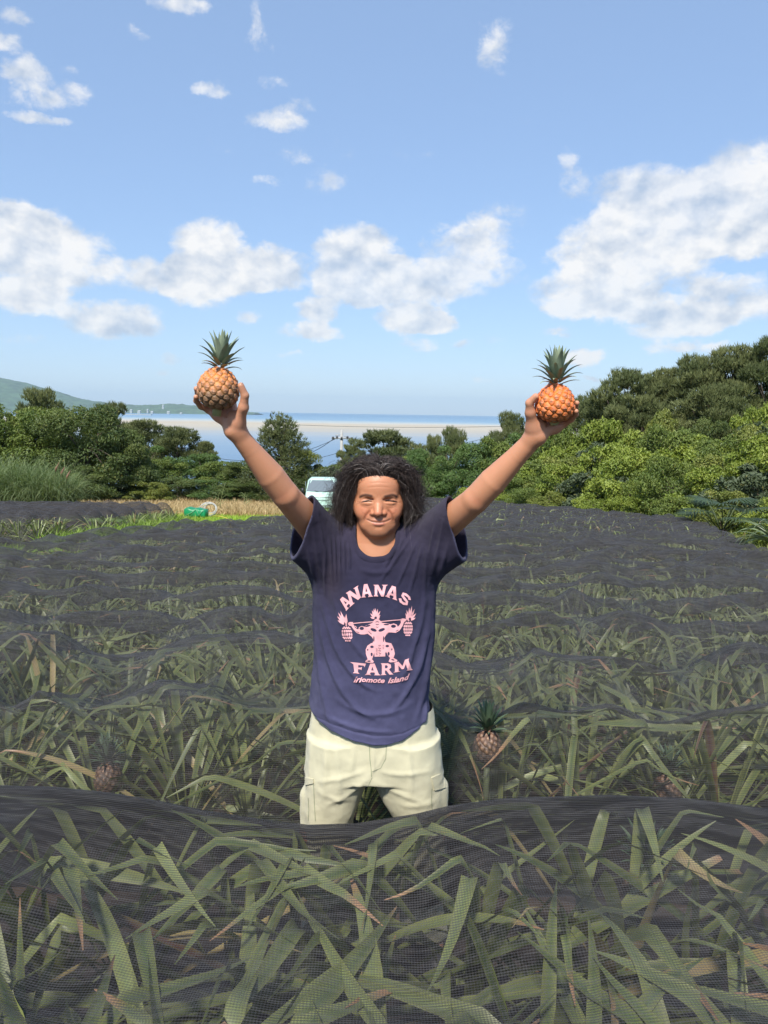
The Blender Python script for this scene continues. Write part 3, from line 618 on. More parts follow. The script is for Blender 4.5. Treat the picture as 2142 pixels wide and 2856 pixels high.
TR = [
 ('pine', 120, 1100, 190, 52, 'dark pine whose ragged top shows above the big tree at far left'),
 ('pine', 305, 1132, 170, 52, 'dark pine behind the big left tree, nearest the headland houses'),
 ('pine', 400, 1176, 230, 48, 'spreading pine behind the grey post, left of the bay'),
 ('pine', 500, 1196, 190, 46, 'spreading pine in front of the bay, below the raised right hand'),
 ('pine', 575, 1238, 90, 46, 'small low pine top against the water beneath the raised right hand'),
 ('broad', 40, 1108, 350, 38, 'big bushy green tree at the left edge, behind the tall grass'),
 ('broad', -110, 1120, 300, 37, 'green tree cut off by the left edge of the picture'),
 ('broad', 150, 1122, 300, 38.5, 'rounded green tree between the left edge one and the darkest one'),
 ('dark', 235, 1118, 300, 37, 'large dark rounded tree, darkest of the left group'),
 ('dark', 330, 1190, 190, 38.5, 'dark tree shoulder sloping down towards the bay at left'),
 ('dark', 210, 1290, 240, 36, 'shaded dark tree low beside the tall grass clump'),
 ('feather', 405, 1236, 170, 43, 'light green feathery tree below the spreading pines'),
 ('midbush', 470, 1278, 180, 41, 'round mid green tree right of the feathery light one'),
 ('feather', 565, 1262, 190, 42, 'feathery green tree under the right forearm'),
 ('midbush', 625, 1280, 180, 41, 'low dense tree behind the raised right forearm'),
 ('dark', 690, 1278, 170, 40, 'dark bushy tree between the right forearm and the upright pine'),
 ('dark', 500, 1330, 190, 38.5, 'dark shrubby tree behind the green tarpaulin'),
 ('feather', 590, 1335, 170, 38.5, 'drooping green shrubby tree behind the hose coil'),
 ('dark', 690, 1340, 190, 38.5, 'dark undergrowth tree just left of the right elbow'),
 ('yellow', 385, 1335, 180, 37.5, 'yellow green bush at the foot of the dark trees'),
 ('grey', 320, 1372, 150, 37, 'low grey green bush at the edge of the dry strip'),
 ('yellow', 440, 1385, 90, 37, 'small pale bush beside the dry strip, below the dark trees'),
 ('upright', 785, 1186, 190, 39, 'tall dark upright pine with spiky top, behind the truck'),
 ('yellow', 850, 1248, 120, 38.5, 'yellow green leafy tree leaning on the upright pine'),
 ('grey', 905, 1288, 130, 38.5, 'grey green bush above the roof of the truck'),
 ('dark', 830, 1330, 130, 38, 'dark bush directly behind the left side of the truck'),
 ('midbush', 965, 1288, 140, 41, 'green bush under the utility pole, left of the hair'),
 ('dark', 1040, 1290, 170, 41, 'dark bush behind the head of the man'),
 ('midbush', 1150, 1262, 160, 40, 'green bush behind the hair, right of the face'),
 ('pine', 1075, 1206, 270, 52, 'umbrella shaped pine above the head of the man'),
 ('pine', 985, 1245, 120, 52, 'small pine beside the utility pole'),
 ('pine', 1265, 1200, 130, 62, 'thin open pine against the water, right of the head'),
 ('pine', 1205, 1228, 100, 60, 'low pine between the head and the thin open pine'),
 ('pine', 1425, 1158, 130, 52, 'dark layered pine just left of the raised left hand'),
 ('pine', 1500, 1178, 120, 52, 'dark pine directly behind the raised left wrist'),
 ('pine', 1640, 1112, 170, 46, 'distant dark pine just right of the orange pineapple'),
 ('pine', 1560, 1135, 130, 46, 'distant dark pine hidden behind the orange pineapple'),
 ('pine', 1745, 1040, 250, 40, 'tall dark pine leading the ridge, leftmost with an outstretched branch'),
 ('pine', 1850, 1036, 240, 41, 'tall dark pine on the ridge, second from its left end'),
 ('pine', 1950, 1000, 250, 39, 'tall dark pine in the middle of the right ridge'),
 ('pine', 2060, 982, 260, 38, 'very tall dark pine on the ridge near the right edge'),
 ('pine', 2165, 948, 270, 37, 'tallest dark pine, cut off by the right edge'),
 ('pine', 1800, 1110, 240, 37, 'lower dark pine in the shade under the ridge pines'),
 ('pine', 2000, 1080, 260, 35, 'lower shaded pine under the tall ridge pines at right'),
 ('yellow', 1870, 1125, 170, 34, 'pale olive bushy tree growing below the ridge pines'),
 ('dark', 1990, 1150, 160, 33.5, 'dark shaded bush under the ridge pines, right of the olive tree'),
 ('bush', 2130, 1118, 190, 30, 'bright green bush reaching out at the right edge below the pines'),
]
for t in TR:
    kind, px, pt, w, Y_, lab = t; isb = 'bush' in lab and 'tree' not in lab
    plant_px(kind, px, pt, w, Y_, lab, 'bush' if isb else 'tree')
# back slope between the man's hand and the ridge
BK = [(1180, 1248, 170, 38, 'feather'), (1255, 1234, 170, 38, 'feather'), (1330, 1228, 190, 38, 'feather'), (1400, 1206, 180, 38, 'midbush'), (1470, 1196, 180, 38, 'feather'), (1545, 1182, 190, 38, 'bush'), (1620, 1165, 200, 37, 'midbush'), (1700, 1160, 200, 36, 'bush'), (1780, 1172, 190, 34, 'bush'),
      (1860, 1200, 190, 32, 'midbush'), (1940, 1212, 200, 30, 'bush'), (2040, 1195, 210, 28, 'midbush'), (2140, 1172, 230, 26, 'yellow')]
for i, (px, pt, w, Y_, kd) in enumerate(BK):
    plant_px(kd, px, pt, w, Y_, 'leafy tree along the top of the right slope, %s from its left end' % ordinal(i), 'tree', group='leafy trees along the top of the right slope')
edge = [(33.2, 3.4), (31.5, 4.0), (29.8, 4.9), (28, 5.8), (26.2, 6.7), (24.3, 7.6), (22.4, 8.4), (20.5, 8.9), (18.5, 9.1), (16.6, 8.9), (14.8, 8.5), (13, 8.2), (11.4, 7.9), (9.8, 7.7)]
lines = [('lowest', .6, 1.25, 1.9, ['bush', 'yellow', 'midbush', 'bush']), ('second', 2.1, 2.1, 2.7, ['bush', 'midbush', 'bush', 'grey']), ('third', 4.0, 2.7, 3.2, ['midbush', 'bush', 'bush', 'yellow']), ('highest', 6.4, 3.1, 3.6, ['bush', 'grey', 'bush', 'midbush'])]
g = np.random.default_rng(5)
for ln_, off_, H_, W_, kinds in lines:
    for i, (y, x) in enumerate(edge):
        xx = x+off_*.9+g.normal(0, .25); yy = y+off_*.35*(1 if y > 20 else .3)+g.normal(0, .3); kd = kinds[(i*3+int(off_)) % 4]
        if ln_ == 'lowest' and i % 2 and y > 21: H2 = .8
        else: H2 = 1
        plant(kd, xx, yy, H_*H2*g.uniform(.8, 1.2), W_*g.uniform(.9, 1.15), '%s bush in the %s line of the right slope, %s from its far end' % ({'bush': 'bright green', 'yellow': 'yellow green', 'midbush': 'mid green', 'grey': 'grey green'}[kd], ln_, ordinal(i)), 'bush', group='bushes covering the right slope')
# fan palm and strap leaved plant at the right edge
pm = MB()
gq = random.Random(4)
pr = empty('fan_palm', (0, 0, 0)); q = at(2020, 1400, 16.5); pr.location = (q.x, q.y, G(q.x, q.y))
def fan(c, dirv, r, nb=22, up_=Vector((0, 0, 1))):
    d = Vector(dirv).normalized(); s = d.cross(up_).normalized(); V = []; F = []
    n_ = s.cross(d)
    for i in range(nb):
        a = -2.0+4.0*i/(nb-1); v = d*math.cos(a)+s*math.sin(a); w = (d*-math.sin(a)+s*math.cos(a))*.020; L_ = r*(1-.12*abs(a)/2); dr = n_*-.22*L_ if n_.z > 0 else n_*.22*L_
        o = len(V); V += [c+v*.05-w*.3, c+v*.05+w*.3, c+v*L_*.6+w+dr*.1, c+v*L_*.6-w+dr*.1, c+v*L_+dr*.9]; F += [(o, o+1, o+2, o+3), (o+3, o+2, o+4)]
    return V, F
ff = MB()
for i in range(11):
    a = i*2.4; e = .15+.09*i; c = Vector((math.cos(a)*.65*math.cos(e), math.sin(a)*.65*math.cos(e), .75+.6*math.sin(e))); V, F = fan(c, (math.cos(a), math.sin(a), .25-.2*(i < 5)), .52); ff.add(V, F, (.06, .095, .045)); ff.tube([(0, 0, .5), c*.6+Vector((0, 0, .25)), c], .012, 5, c3=(.09, .12, .05))
ff.build('crown', foliage_m, pr, col=True); tk = MB(); tk.tube([(0, 0, -.1), (.03, 0, .6)], [.09, .07], 9); tk.build('trunk', barkm, pr)
tag(pr, 'small fan palm with spiky grey green fronds at the foot of the right slope', 'palm')
q = at(2128, 1440, 11.5)
V, F, C = gen_leaves(np.tile((0, 0, .35), (70, 1)), g.uniform(0, 6.28, 70), g.uniform(.5, 1.4, 70), g.uniform(.45, .85, 70), np.full(70, .028), g.uniform(1.4, 2.6, 70), 10, seed=3, pal=1, snap=.05)
o = link('strap_leaved_plant', mesh_np(V, F, True, C), leafm); o.location = (q.x+.2, q.y, G(q.x, q.y)+.35); tag(o, 'arching strap leaved plant at the right edge beyond the corner of the net', 'plant')
# tall grass clump at the left
grassm = mat('grass', (1, 1, 1), .6, attr=True, trans=.25, spec=.3)
def blades(n, xy, h, w, c0, c1, seed, lean=.35, S=4, arch=.8):
    g = np.random.default_rng(seed); x, y = xy(g, n); b0 = np.stack([x, y, gz(x, y)-.02], 1); a = g.uniform(0, 6.28, n); th = math.pi/2-np.abs(g.normal(0, lean, n)); Lh = h*g.uniform(.5, 1.2, n)
    P_ = b0.copy(); V = np.zeros((S+1, n, 2, 3)); cv = arch*g.uniform(.3, 1.4, n); fa = g.uniform(0, 3.14, n); side = np.stack([np.cos(fa), np.sin(fa), 0*fa], 1)*(w/2)
    for s in range(S+1):
        k = 1-(s/S)**2*.9; V[s, :, 0] = P_-side*k; V[s, :, 1] = P_+side*k; P_ = P_+np.stack([np.cos(th)*np.cos(a), np.cos(th)*np.sin(a), np.sin(th)], 1)*(Lh/S)[:, None]; th = th-cv*(.3+1.6*s/S)/S*1.6
    idx = np.arange((S+1)*n*2).reshape(S+1, n, 2); F = np.stack([idx[:-1, :, 0], idx[:-1, :, 1], idx[1:, :, 1], idx[1:, :, 0]], -1).reshape(-1, 4)
    hh = g.random((n, 1)); C = np.tile((np.array(c0)*(1-hh)+np.array(c1)*hh)[None, :, None, :], (S+1, 1, 2, 1))
    return mesh_np(V.reshape(-1, 3), F, True, C.reshape(-1, 3))
def disc(cx_, cy_, rx, ry):
    def f(g, n):
        a = g.uniform(0, 6.28, n); r_ = np.sqrt(g.random(n)); return cx_+rx*r_*np.cos(a), cy_+ry*r_*np.sin(a)
    return f
for i, (px, w_, h_, lab) in enumerate([(15, 1.7, 2.0, 'tall pale green grass clump at the left edge below the big tree'), (125, 1.5, 1.75, 'tall pale grass clump with brown plumes, right hand one of the pair')]):
    q = at(px, 1425, 30.5); o = link('tall_grass_clump', blades(3800, disc(q.x, q.y, w_*.8, .8), h_*1.15, .028, (.10, .16, .055), (.25, .30, .15), 40+i, .30, 7, 1.5), grassm); tag(o, lab, 'grass')
    if i == 1:
        for (a, b_) in ((157, 1305), (172, 1318), (188, 1328)):
            e = at(a, b_, 30.2); m = MB(); m.tube([(e.x-.25, e.y, G(e.x, e.y)), (e.x-.1, e.y, e.z-.3), e], .008, 4, c3=(.2, .2, .1)); m.tube([(e.x-.04, e.y, e.z-.15), (e.x, e.y, e.z), (e.x+.12, e.y, e.z+.22)], [.02, .05, .01], 6, c3=(.30, .17, .12)); m.build('plume', grassm, o, col=True)
def quad_xy(y0, y1, xl, xr):
    def f(g, n):
        y = y0+(y1-y0)*g.random(n); a, b = xl(y), xr(y); return a+(b-a)*g.random(n), y
    return f
def wob(y): return .25*np.sin(y*1.7)+.15*np.sin(y*4.1)
tag(link('grass', blades(52000, quad_xy(9.5, 31, lambda y: np.interp(y, [9.5, 15.8, 16, 24, 25, 31], [-8, -8, -7.4, -6.5, -8.5, -10]), lambda y: Lx(y)-.02+wob(y)*.15), .17, .016, (.20, .34, .03), (.42, .56, .08), 50, .5, 3, 1.2), grassm), kind='stuff')
tag(link('weeds', blades(2600, lambda g, n: (lambda y: (np.interp(y, [16, 24], [-7.2, -6.3])+np.abs(g.normal(0, .3, n)), y))(g.uniform(15.7, 24, n)), .42, .03, (.14, .23, .03), (.28, .38, .08), 53, .5, 4, 1.6), grassm), kind='stuff')
tag(link('dry_grass', blades(46000, quad_xy(28.6, 38.5, lambda y: np.interp(y, [25, 31, 38], [-13.5, -17, -21]), lambda y: np.interp(y, [28, 31, 38], [-3.8, -3.2, -2.5])), .34, .035, (.30, .20, .09), (.68, .54, .30), 51, .4, 3, .9), grassm), kind='stuff')
tag(link('verge_grass', blades(26000, quad_xy(10, 34.5, lambda y: Rx(np.minimum(y, 32))+.02+wob(y)*.1, lambda y: np.interp(y, [10, 15, 20, 24, 28, 33, 35], [7.4, 8.3, 8.8, 8, 6.6, 4.4, 3.6])+.3), .34, .02, (.16, .22, .05), (.42, .42, .16), 52, .4, 3, 1.0), grassm), kind='stuff')
tag(link('far_grass', blades(16000, quad_xy(31, 37, lambda y: 0*y-4, lambda y: 0*y+4.5), .25, .022, (.12, .2, .04), (.28, .34, .08), 54, .4, 3, 1.0), grassm), kind='stuff')
# recolour the ground: earth inside the field, turf elsewhere
gm = bpy.data.objects['ground'].data; co = np.zeros(len(gm.vertices)*3); gm.vertices.foreach_get('co', co); co = co.reshape(-1, 3)
x, y = co[:, 0], co[:, 1]; inside = ((x > Lx(y)-.2) & (x < Rx(y)+.2) & (y < 32)) | ((x < L2(y)) & (x > -16) & (y > 16) & (y < 24.6)) | (y < 6)
dryz = (x < -4) & (y > 28) & (y < 39)
colr = np.where(inside[:, None], np.array([.055, .036, .024]), np.where(dryz[:, None], np.array([.20, .15, .07]), np.array([.13, .20, .03])))
a_ = gm.color_attributes.new('Col', 'FLOAT_COLOR', 'POINT'); c4 = np.ones((len(co), 4), np.float32); c4[:, :3] = colr; a_.data.foreach_set('color', c4.ravel())
gm.materials.clear(); gm.materials.append(mat('earth', (1, 1, 1), .95, attr=True, noise_amt=.5, nscale=3, bump=1, bscale=25))

# ------------------------------------------------------------------ signed distance modelling for the man
class Field:
    def __init__(s, xs, ys, zs):
        s.a = [np.asarray(v, np.float32) for v in (xs, ys, zs)]; s.f = np.full([len(v) for v in s.a], .05, np.float32)
    def _win(s, lo, hi):
        sl = []
        for v, l, h in zip(s.a, lo, hi): sl.append(slice(max(0, np.searchsorted(v, l)-1), min(len(v), np.searchsorted(v, h)+1)))
        return tuple(sl)
    def _grid(s, sl): return (s.a[0][sl[0]][:, None, None], s.a[1][sl[1]][None, :, None], s.a[2][sl[2]][None, None, :])
    def apply(s, fn, lo, hi, k=.01, op='add'):
        m = max(.03, k*1.5); sl = s._win([v-m for v in lo], [v+m for v in hi])
        if any(q.stop-q.start < 1 for q in sl): return
        d = np.asarray(fn(*s._grid(sl)), np.float32); a = s.f[sl]; d = np.broadcast_to(d, a.shape)
        if op == 'add':
            h = np.clip(.5+.5*(a-d)/k, 0, 1); r_ = a*(1-h)+d*h - k*h*(1-h)
        else:
            h = np.clip(.5-.5*(a+d)/k, 0, 1); r_ = a*(1-h)-d*h + k*h*(1-h)
        s.f[sl] = r_
    def cone(s, a, b, ra, rb, k=.01, op='add'):
        a = np.array(a, np.float32); b = np.array(b, np.float32); ab = b-a; L_ = float(ab @ ab)+1e-12; r_ = max(ra, rb)
        def fn(x, y, z):
            px_, py_, pz = x-a[0], y-a[1], z-a[2]; t = np.clip((px_*ab[0]+py_*ab[1]+pz*ab[2])/L_, 0, 1)
            return np.sqrt((px_-t*ab[0])**2+(py_-t*ab[1])**2+(pz-t*ab[2])**2) - (ra+t*(rb-ra))
        s.apply(fn, np.minimum(a, b)-r_, np.maximum(a, b)+r_, k, op)
    def chain(s, pts, rs, k=.008, op='add'):
        for i in range(len(pts)-1): s.cone(pts[i], pts[i+1], rs[i], rs[i+1], k if i == 0 else min(k, .004), op)
    def ell(s, c, r_, k=.01, op='add', rot=None):
        c = np.array(c, np.float32); r_ = np.array(r_, np.float32); m = float(r_.max())
        Mx = np.array(rot.to_3x3()).T if rot is not None else np.eye(3)
        def fn(x, y, z):
            p = [x-c[0], y-c[1], z-c[2]]; q = [Mx[i, 0]*p[0]+Mx[i, 1]*p[1]+Mx[i, 2]*p[2] for i in range(3)]
            k0 = np.sqrt(sum((q[i]/r_[i])**2 for i in range(3))); k1 = np.sqrt(sum((q[i]/r_[i]**2)**2 for i in range(3)))+1e-6
            return k0*(k0-1)/k1
        s.apply(fn, c-m, c+m, k, op)
    def surf(s):
        f = s.f; ins = f < 0; n = [m-1 for m in f.shape]
        any_ = np.zeros(n, bool); all_ = np.ones(n, bool)
        for i in (0, 1):
            for j in (0, 1):
                for k in (0, 1):
                    c = ins[i:n[0]+i, j:n[1]+j, k:n[2]+k]; any_ |= c; all_ &= c
        act = any_ & ~all_; I = np.argwhere(act); idx = np.full(n, -1, np.int32); idx[act] = np.arange(len(I))
        off_ = [(i, j, k) for i in (0, 1) for j in (0, 1) for k in (0, 1)]
        val = np.stack([f[I[:, 0]+o[0], I[:, 1]+o[1], I[:, 2]+o[2]] for o in off_], 1)
        co = np.stack([np.stack([s.a[d][I[:, d]+o[d]] for d in range(3)], 1) for o in off_], 1)
        acc_ = np.zeros((len(I), 3)); cnt = np.zeros((len(I), 1))
        for p, q in [(0, 4), (1, 5), (2, 6), (3, 7), (0, 2), (1, 3), (4, 6), (5, 7), (0, 1), (2, 3), (4, 5), (6, 7)]:
            a, b = val[:, p], val[:, q]; m = (a < 0) != (b < 0); t = np.where(m, a/(a-b+1e-12), 0)[:, None]
            acc_ += np.where(m[:, None], co[:, p]*(1-t)+co[:, q]*t, 0); cnt += m[:, None]
        V = acc_/np.maximum(cnt, 1); Fs = []
        for d in range(3):
            e1, e2 = [(1, 2), (2, 0), (0, 1)][d]
            sa = [slice(None)]*3; sb = [slice(None)]*3; sa[d] = slice(0, -1); sb[d] = slice(1, None)
            ch = ins[tuple(sa)] != ins[tuple(sb)]; J = np.argwhere(ch); J = J[(J[:, e1] > 0) & (J[:, e2] > 0) & (J[:, e1] < f.shape[e1]-1) & (J[:, e2] < f.shape[e2]-1)]
            def cell(a, b): K = J.copy(); K[:, e1] -= a; K[:, e2] -= b; return idx[K[:, 0], K[:, 1], K[:, 2]]
            Q = np.stack([cell(1, 1), cell(0, 1), cell(0, 0), cell(1, 0)], 1); fl = ins[J[:, 0], J[:, 1], J[:, 2]]; Q[~fl] = Q[~fl][:, ::-1]; Fs.append(Q)
        return V, np.concatenate(Fs)
def seg(*parts):
    o = []
    for a, b, d in parts: o.append(np.arange(a, b-1e-6, d))
    return np.concatenate(o+[[parts[-1][1]]])
def topx(V):
    """photo coordinates of points, to lay seams, folds and the print out on the cloth"""
    d = V - np.array([0, 0, CAMZ]); zf = d @ np.array(fw); return 1071+FPX*(d @ np.array(rt))/zf, 1428-FPX*(d @ np.array(up))/zf

man = empty('person', (at(1050, 1500, 2.4).x, 2.42, 0))
ORG = np.array(man.location)
def child(name, me, m, parent=man):
    o = link(name, me, m, parent); return o
def toloc(V): return np.asarray(V)-ORG

# ---- body
S1, E1, W1 = at(905, 1505, 2.42), at(796, 1380, 2.235), at(656, 1200, 2.135)
S2, E2, W2 = at(1188, 1508, 2.42), at(1326, 1394, 2.235), at(1494, 1217, 2.135)
O = at(1055, 1400, 2.315)
B = Field(seg((-.60, -.53, .006), (-.53, -.36, .0019), (-.36, -.105, .005), (-.105, .075, .0017), (.075, .36, .005), (.36, .54, .0019), (.54, .60, .006)),
          seg((2.02, 2.06, .005), (2.06, 2.40, .0021), (2.40, 2.62, .005)), seg((-.02, 1.40, .008), (1.40, 1.99, .0019), (1.99, 2.03, .006)))
def H(x, y, z): return (O.x+x/1000, O.y+y/1000, O.z+z/1000)
k_ = .012
B.ell(H(0, 92, 26), (.074, .094, .088), .02)
B.ell(H(0, 64, -28), (.0720, .066, .074), .03)
B.ell(H(0, 34, -78), (.050, .036, .030), .03)
B.ell(H(0, 20, -96), (.028, .016, .015), .018)
B.ell(H(0, 34, 52), (.060, .040, .044), .03)
for sx_ in (-1, 1):
    B.ell(H(51*sx_, 48, -20), (.023, .030, .027), .022)
    B.ell(H(41*sx_, 29, -38), (.023, .021, .020), .016)
    B.cone(H(12*sx_, 10, 17), H(42*sx_, 19, 19), .0085, .0075, .014)
    B.ell(H(33*sx_, 14, -2), (.019, .014, .013), .010)
    B.ell(H(33*sx_, 1, 7), (.022, .0045, .0035), .010, 'sub')
    B.cone(H(20*sx_, 6, -9), H(40*sx_, 8, -9), .0042, .0035, .006)
    B.ell(H(79*sx_, 74, -22), (.009, .016, .031), .008, rot=Matrix.Rotation(.35*sx_, 3, 'Z').to_4x4())
    B.ell(H(84*sx_, 66, -18), (.005, .007, .016), .004, 'sub')
B.cone(H(0, 8, 14), H(0, -6, -20), .0080, .0095, .012); B.cone(H(0, -6, -18), H(0, -13, -32), .0105, .0130, .008)
for sx_ in (-1, 1):
    B.ell(H(16*sx_, 0, -34), (.0102, .0120, .0088), .006); B.ell(H(8*sx_, -8, -43), (.0042, .0045, .0030), .003, 'sub')
B.ell(H(0, 17, -60), (.032, .019, .020), .016)
B.cone(H(-15, 1.5, -57), H(15, 1.5, -57), .0038, .0038, .006); B.cone(H(-14, 2.5, -66), H(14, 2.5, -66), .0050, .0050, .006)
# neck, torso, legs
nk = at(1050, 1510, 2.40)
B.cone((O.x, O.y+.085, O.z-.07), (nk.x, 2.425, nk.z-.075), .050, .056, .03)
for sx_ in (-1, 1): B.cone(H(44*sx_, 70, -62), (nk.x+.014*sx_, 2.372, nk.z-.070), .008, .008, .02)
tz = lambda py: at(1050, py, 2.42).z
B.ell((nk.x, 2.405, tz(1572)), (.082, .058, .060), .03)
B.cone((nk.x, 2.455, tz(1610)), (nk.x, 2.455, tz(1900)), .095, .090, .03); B.cone((nk.x-.06, 2.45, tz(1650)), (nk.x+.06, 2.45, tz(1650)), .085, .085, .03)
B.cone((nk.x-.05, 2.45, tz(2050)), (nk.x+.05, 2.45, tz(2050)), .10, .10, .06)
for s_, e_, w_, sx_ in ((S1, E1, W1, -1), (S2, E2, W2, 1)):
    B.cone((nk.x, 2.43, tz(1530)), s_, .055, .060, .05); B.cone(s_, s_.lerp(e_, .45), .053, .0465, .03); B.cone(s_.lerp(e_, .45), e_, .0465, .0392, .0012)
    m1 = e_.lerp(w_, .30); B.cone(e_, m1, .0392, .0402, .0060); B.cone(m1, e_.lerp(w_, .7), .0402, .0292, .0012); B.cone(e_.lerp(w_, .7), w_, .0292, .0250, .0012)
    sidev = (w_-e_).normalized().cross(Vector((0, 1, 0)))
    B.cone(w_+Vector((-.0085, 0, 0))*1, w_+Vector((.0085, 0, 0)), .020, .020, .02)
    pass
for sx_, pts_ in ((-1, [(955, 2110), (915, 2300)]), (1, [(1125, 2110), (1166, 2300)])):
    hip = at(*pts_[0], 2.43); mid_ = at(*pts_[1], 2.43); kn = Vector((mid_.x+.03*sx_, 2.42, .46)); an = Vector((kn.x+.02*sx_, 2.46, .10))
    B.cone(hip, kn, .085, .058, .04); B.cone(kn, an, .055, .040, .03); B.cone(an, an+Vector((.02*sx_, -.10, -.06)), .038, .03, .02)
# ---- hands
def P3(px, py, Y): return at(px, py, Y)
hands = [
 dict(w=(655, 1193, 2.137), kn=[(647, 1112, 2.166), (624, 1117, 2.174), (601, 1128, 2.168), (582, 1143, 2.150)],
      fg=[[(641, 1080, 2.172), (634, 1050, 2.166), (630, 1036, 2.158)], [(612, 1082, 2.180), (600, 1055, 2.174), (592, 1042, 2.162)], [(573, 1112, 2.164), (552, 1096, 2.142), (547.5, 1084, 2.118)], [(560, 1134, 2.132), (547, 1118, 2.108), (546.5, 1107, 2.090)]],
      th=[(664, 1175, 2.122), (679, 1137, 2.098), (683, 1103, 2.086), (672, 1076, 2.077)], pad=[(615, 1160, 2.145), (650, 1165, 2.125)]),
 dict(w=(1496, 1211, 2.137), kn=[(1512, 1150, 2.164), (1536, 1158, 2.170), (1558, 1170, 2.158), (1573, 1182, 2.138)],
      fg=[[(1520, 1115, 2.172), (1528, 1088, 2.166), (1534, 1074, 2.158)], [(1552, 1122, 2.180), (1566, 1096, 2.174), (1574, 1084, 2.160)], [(1584, 1152, 2.158), (1605, 1136, 2.136), (1609, 1124, 2.112)], [(1594, 1170, 2.118), (1606, 1156, 2.096), (1607, 1147, 2.082)]],
      th=[(1487, 1190, 2.122), (1479, 1152, 2.100), (1477, 1124, 2.088), (1494, 1106, 2.076)], pad=[(1545, 1195, 2.145), (1505, 1182, 2.125)])]
for h in hands:
    w0 = P3(*h['w'])
    for j, (kn_, fg) in enumerate(zip(h['kn'], h['fg'])):
        K = P3(*kn_); B.cone(w0, K, .0155, .0105, .016)
        pts_ = [K]+[P3(*q) for q in fg]; r_ = [.0098, .0088, .0080, .0070] if j < 3 else [.0088, .0078, .0072, .0064]
        B.chain(pts_, r_, .006)
    T_ = [P3(*q) for q in h['th']]; B.cone(w0, T_[0], .019, .0185, .016); B.cone(T_[0], T_[1], .0185, .0135, .014); B.cone(T_[1], T_[2], .0130, .0108, .008); B.cone(T_[2], T_[3], .0108, .0088, .004)
    B.ell(P3(*h['pad'][0]), (.021, .012, .016), .014); B.ell(P3(*h['pad'][1]), (.018, .014, .022), .014)
    a_, b_ = P3(*h['pad'][1]), P3(*h['pad'][0]); mid = a_.lerp(b_, .55); B.cone(mid+Vector((0, -.015, .018)), mid.lerp(w0, .55)+Vector((0, -.017, 0)), .0022, .0016, .006, 'sub')
V, F = B.surf()
def vnorm(V, F):
    n = np.cross(V[F[:, 2]]-V[F[:, 0]], V[F[:, 3]]-V[F[:, 1]]); N = np.zeros_like(V)
    for c in range(4): np.add.at(N, F[:, c], n)
    return N/(np.linalg.norm(N, axis=1)[:, None]+1e-9)
def curve3(pts_, k=4):
    """smooth a short polyline (Catmull-Rom)"""
    p = [np.array(q, float) for q in pts_]; p = [2*p[0]-p[1]]+p+[2*p[-1]-p[-2]]; o = []
    for i in range(1, len(p)-2):
        for t in np.linspace(0, 1, k, endpoint=False): o.append(.5*((2*p[i])+(-p[i-1]+p[i+1])*t+(2*p[i-1]-5*p[i]+4*p[i+1]-p[i+2])*t*t+(-p[i-1]+3*p[i]-3*p[i+1]+p[i+2])*t**3))
    return np.array(o+[p[-2]])
def pdist(qx, qy, pts_):
    best = np.full(len(qx), 1e9); fade = np.zeros(len(qx)); n = len(pts_)-1
    for i in range(n):
        a, b = pts_[i], pts_[i+1]; ab = b-a; t = np.clip(((qx-a[0])*ab[0]+(qy-a[1])*ab[1])/(ab@ab), 0, 1); dd = np.hypot(qx-a[0]-t*ab[0], qy-a[1]-t*ab[1]); m = dd < best; best[m] = dd[m]; fade[m] = (i+t[m])/n
    return best, fade
NASO = [[(1035, 1421), (1026, 1432), (1018, 1444), (1014, 1458)], [(1079, 1420), (1090, 1432), (1096, 1445), (1098, 1458)]]
SLIT = [[(1006, 1401.5), (1017, 1397.6), (1028, 1396), (1040, 1399.5)], [(1072, 1398.5), (1084, 1396), (1098, 1397), (1110.5, 1401.5)]]
BAG = [[(1013, 1408), (1026, 1411), (1039, 1407.5)], [(1075, 1406.5), (1090, 1410), (1104, 1407)]]
LIDF = [[(1004, 1396), (1017, 1391.5), (1030, 1391), (1041, 1394)], [(1071, 1393.5), (1085, 1391), (1099, 1391.5), (1113, 1396.5)]]
BROW = [[(1000, 1389), (1013, 1381.5), (1027, 1381), (1042, 1386)], [(1069, 1386), (1083, 1382.5), (1097, 1380.5), (1112, 1389)]]
MOUTH = [(1019, 1446), (1026, 1450), (1040, 1455.5), (1056, 1457.5), (1072, 1455.5), (1086, 1450), (1093, 1445.5)]
LOW = [(1037, 1460), (1056, 1463), (1075, 1459.5)]; UPL = [(1034, 1451.3), (1050, 1451.8), (1056, 1452.5), (1062, 1451.8), (1078, 1451)]
CROW = [[(1004, 1401), (996, 1399.5)], [(1004, 1403), (996, 1406)], [(1112, 1402), (1122, 1404)], [(1112, 1400), (1121, 1398)]]
sel = np.where((V[:, 2] > O.z-.14) & (V[:, 1] < O.y+.085) & (np.abs(V[:, 0]-O.x) < .09) & (V[:, 2] < O.z+.1))[0]
N = vnorm(V, F)[sel]; qx, qy = topx(V[sel]); dis = np.zeros(len(sel))
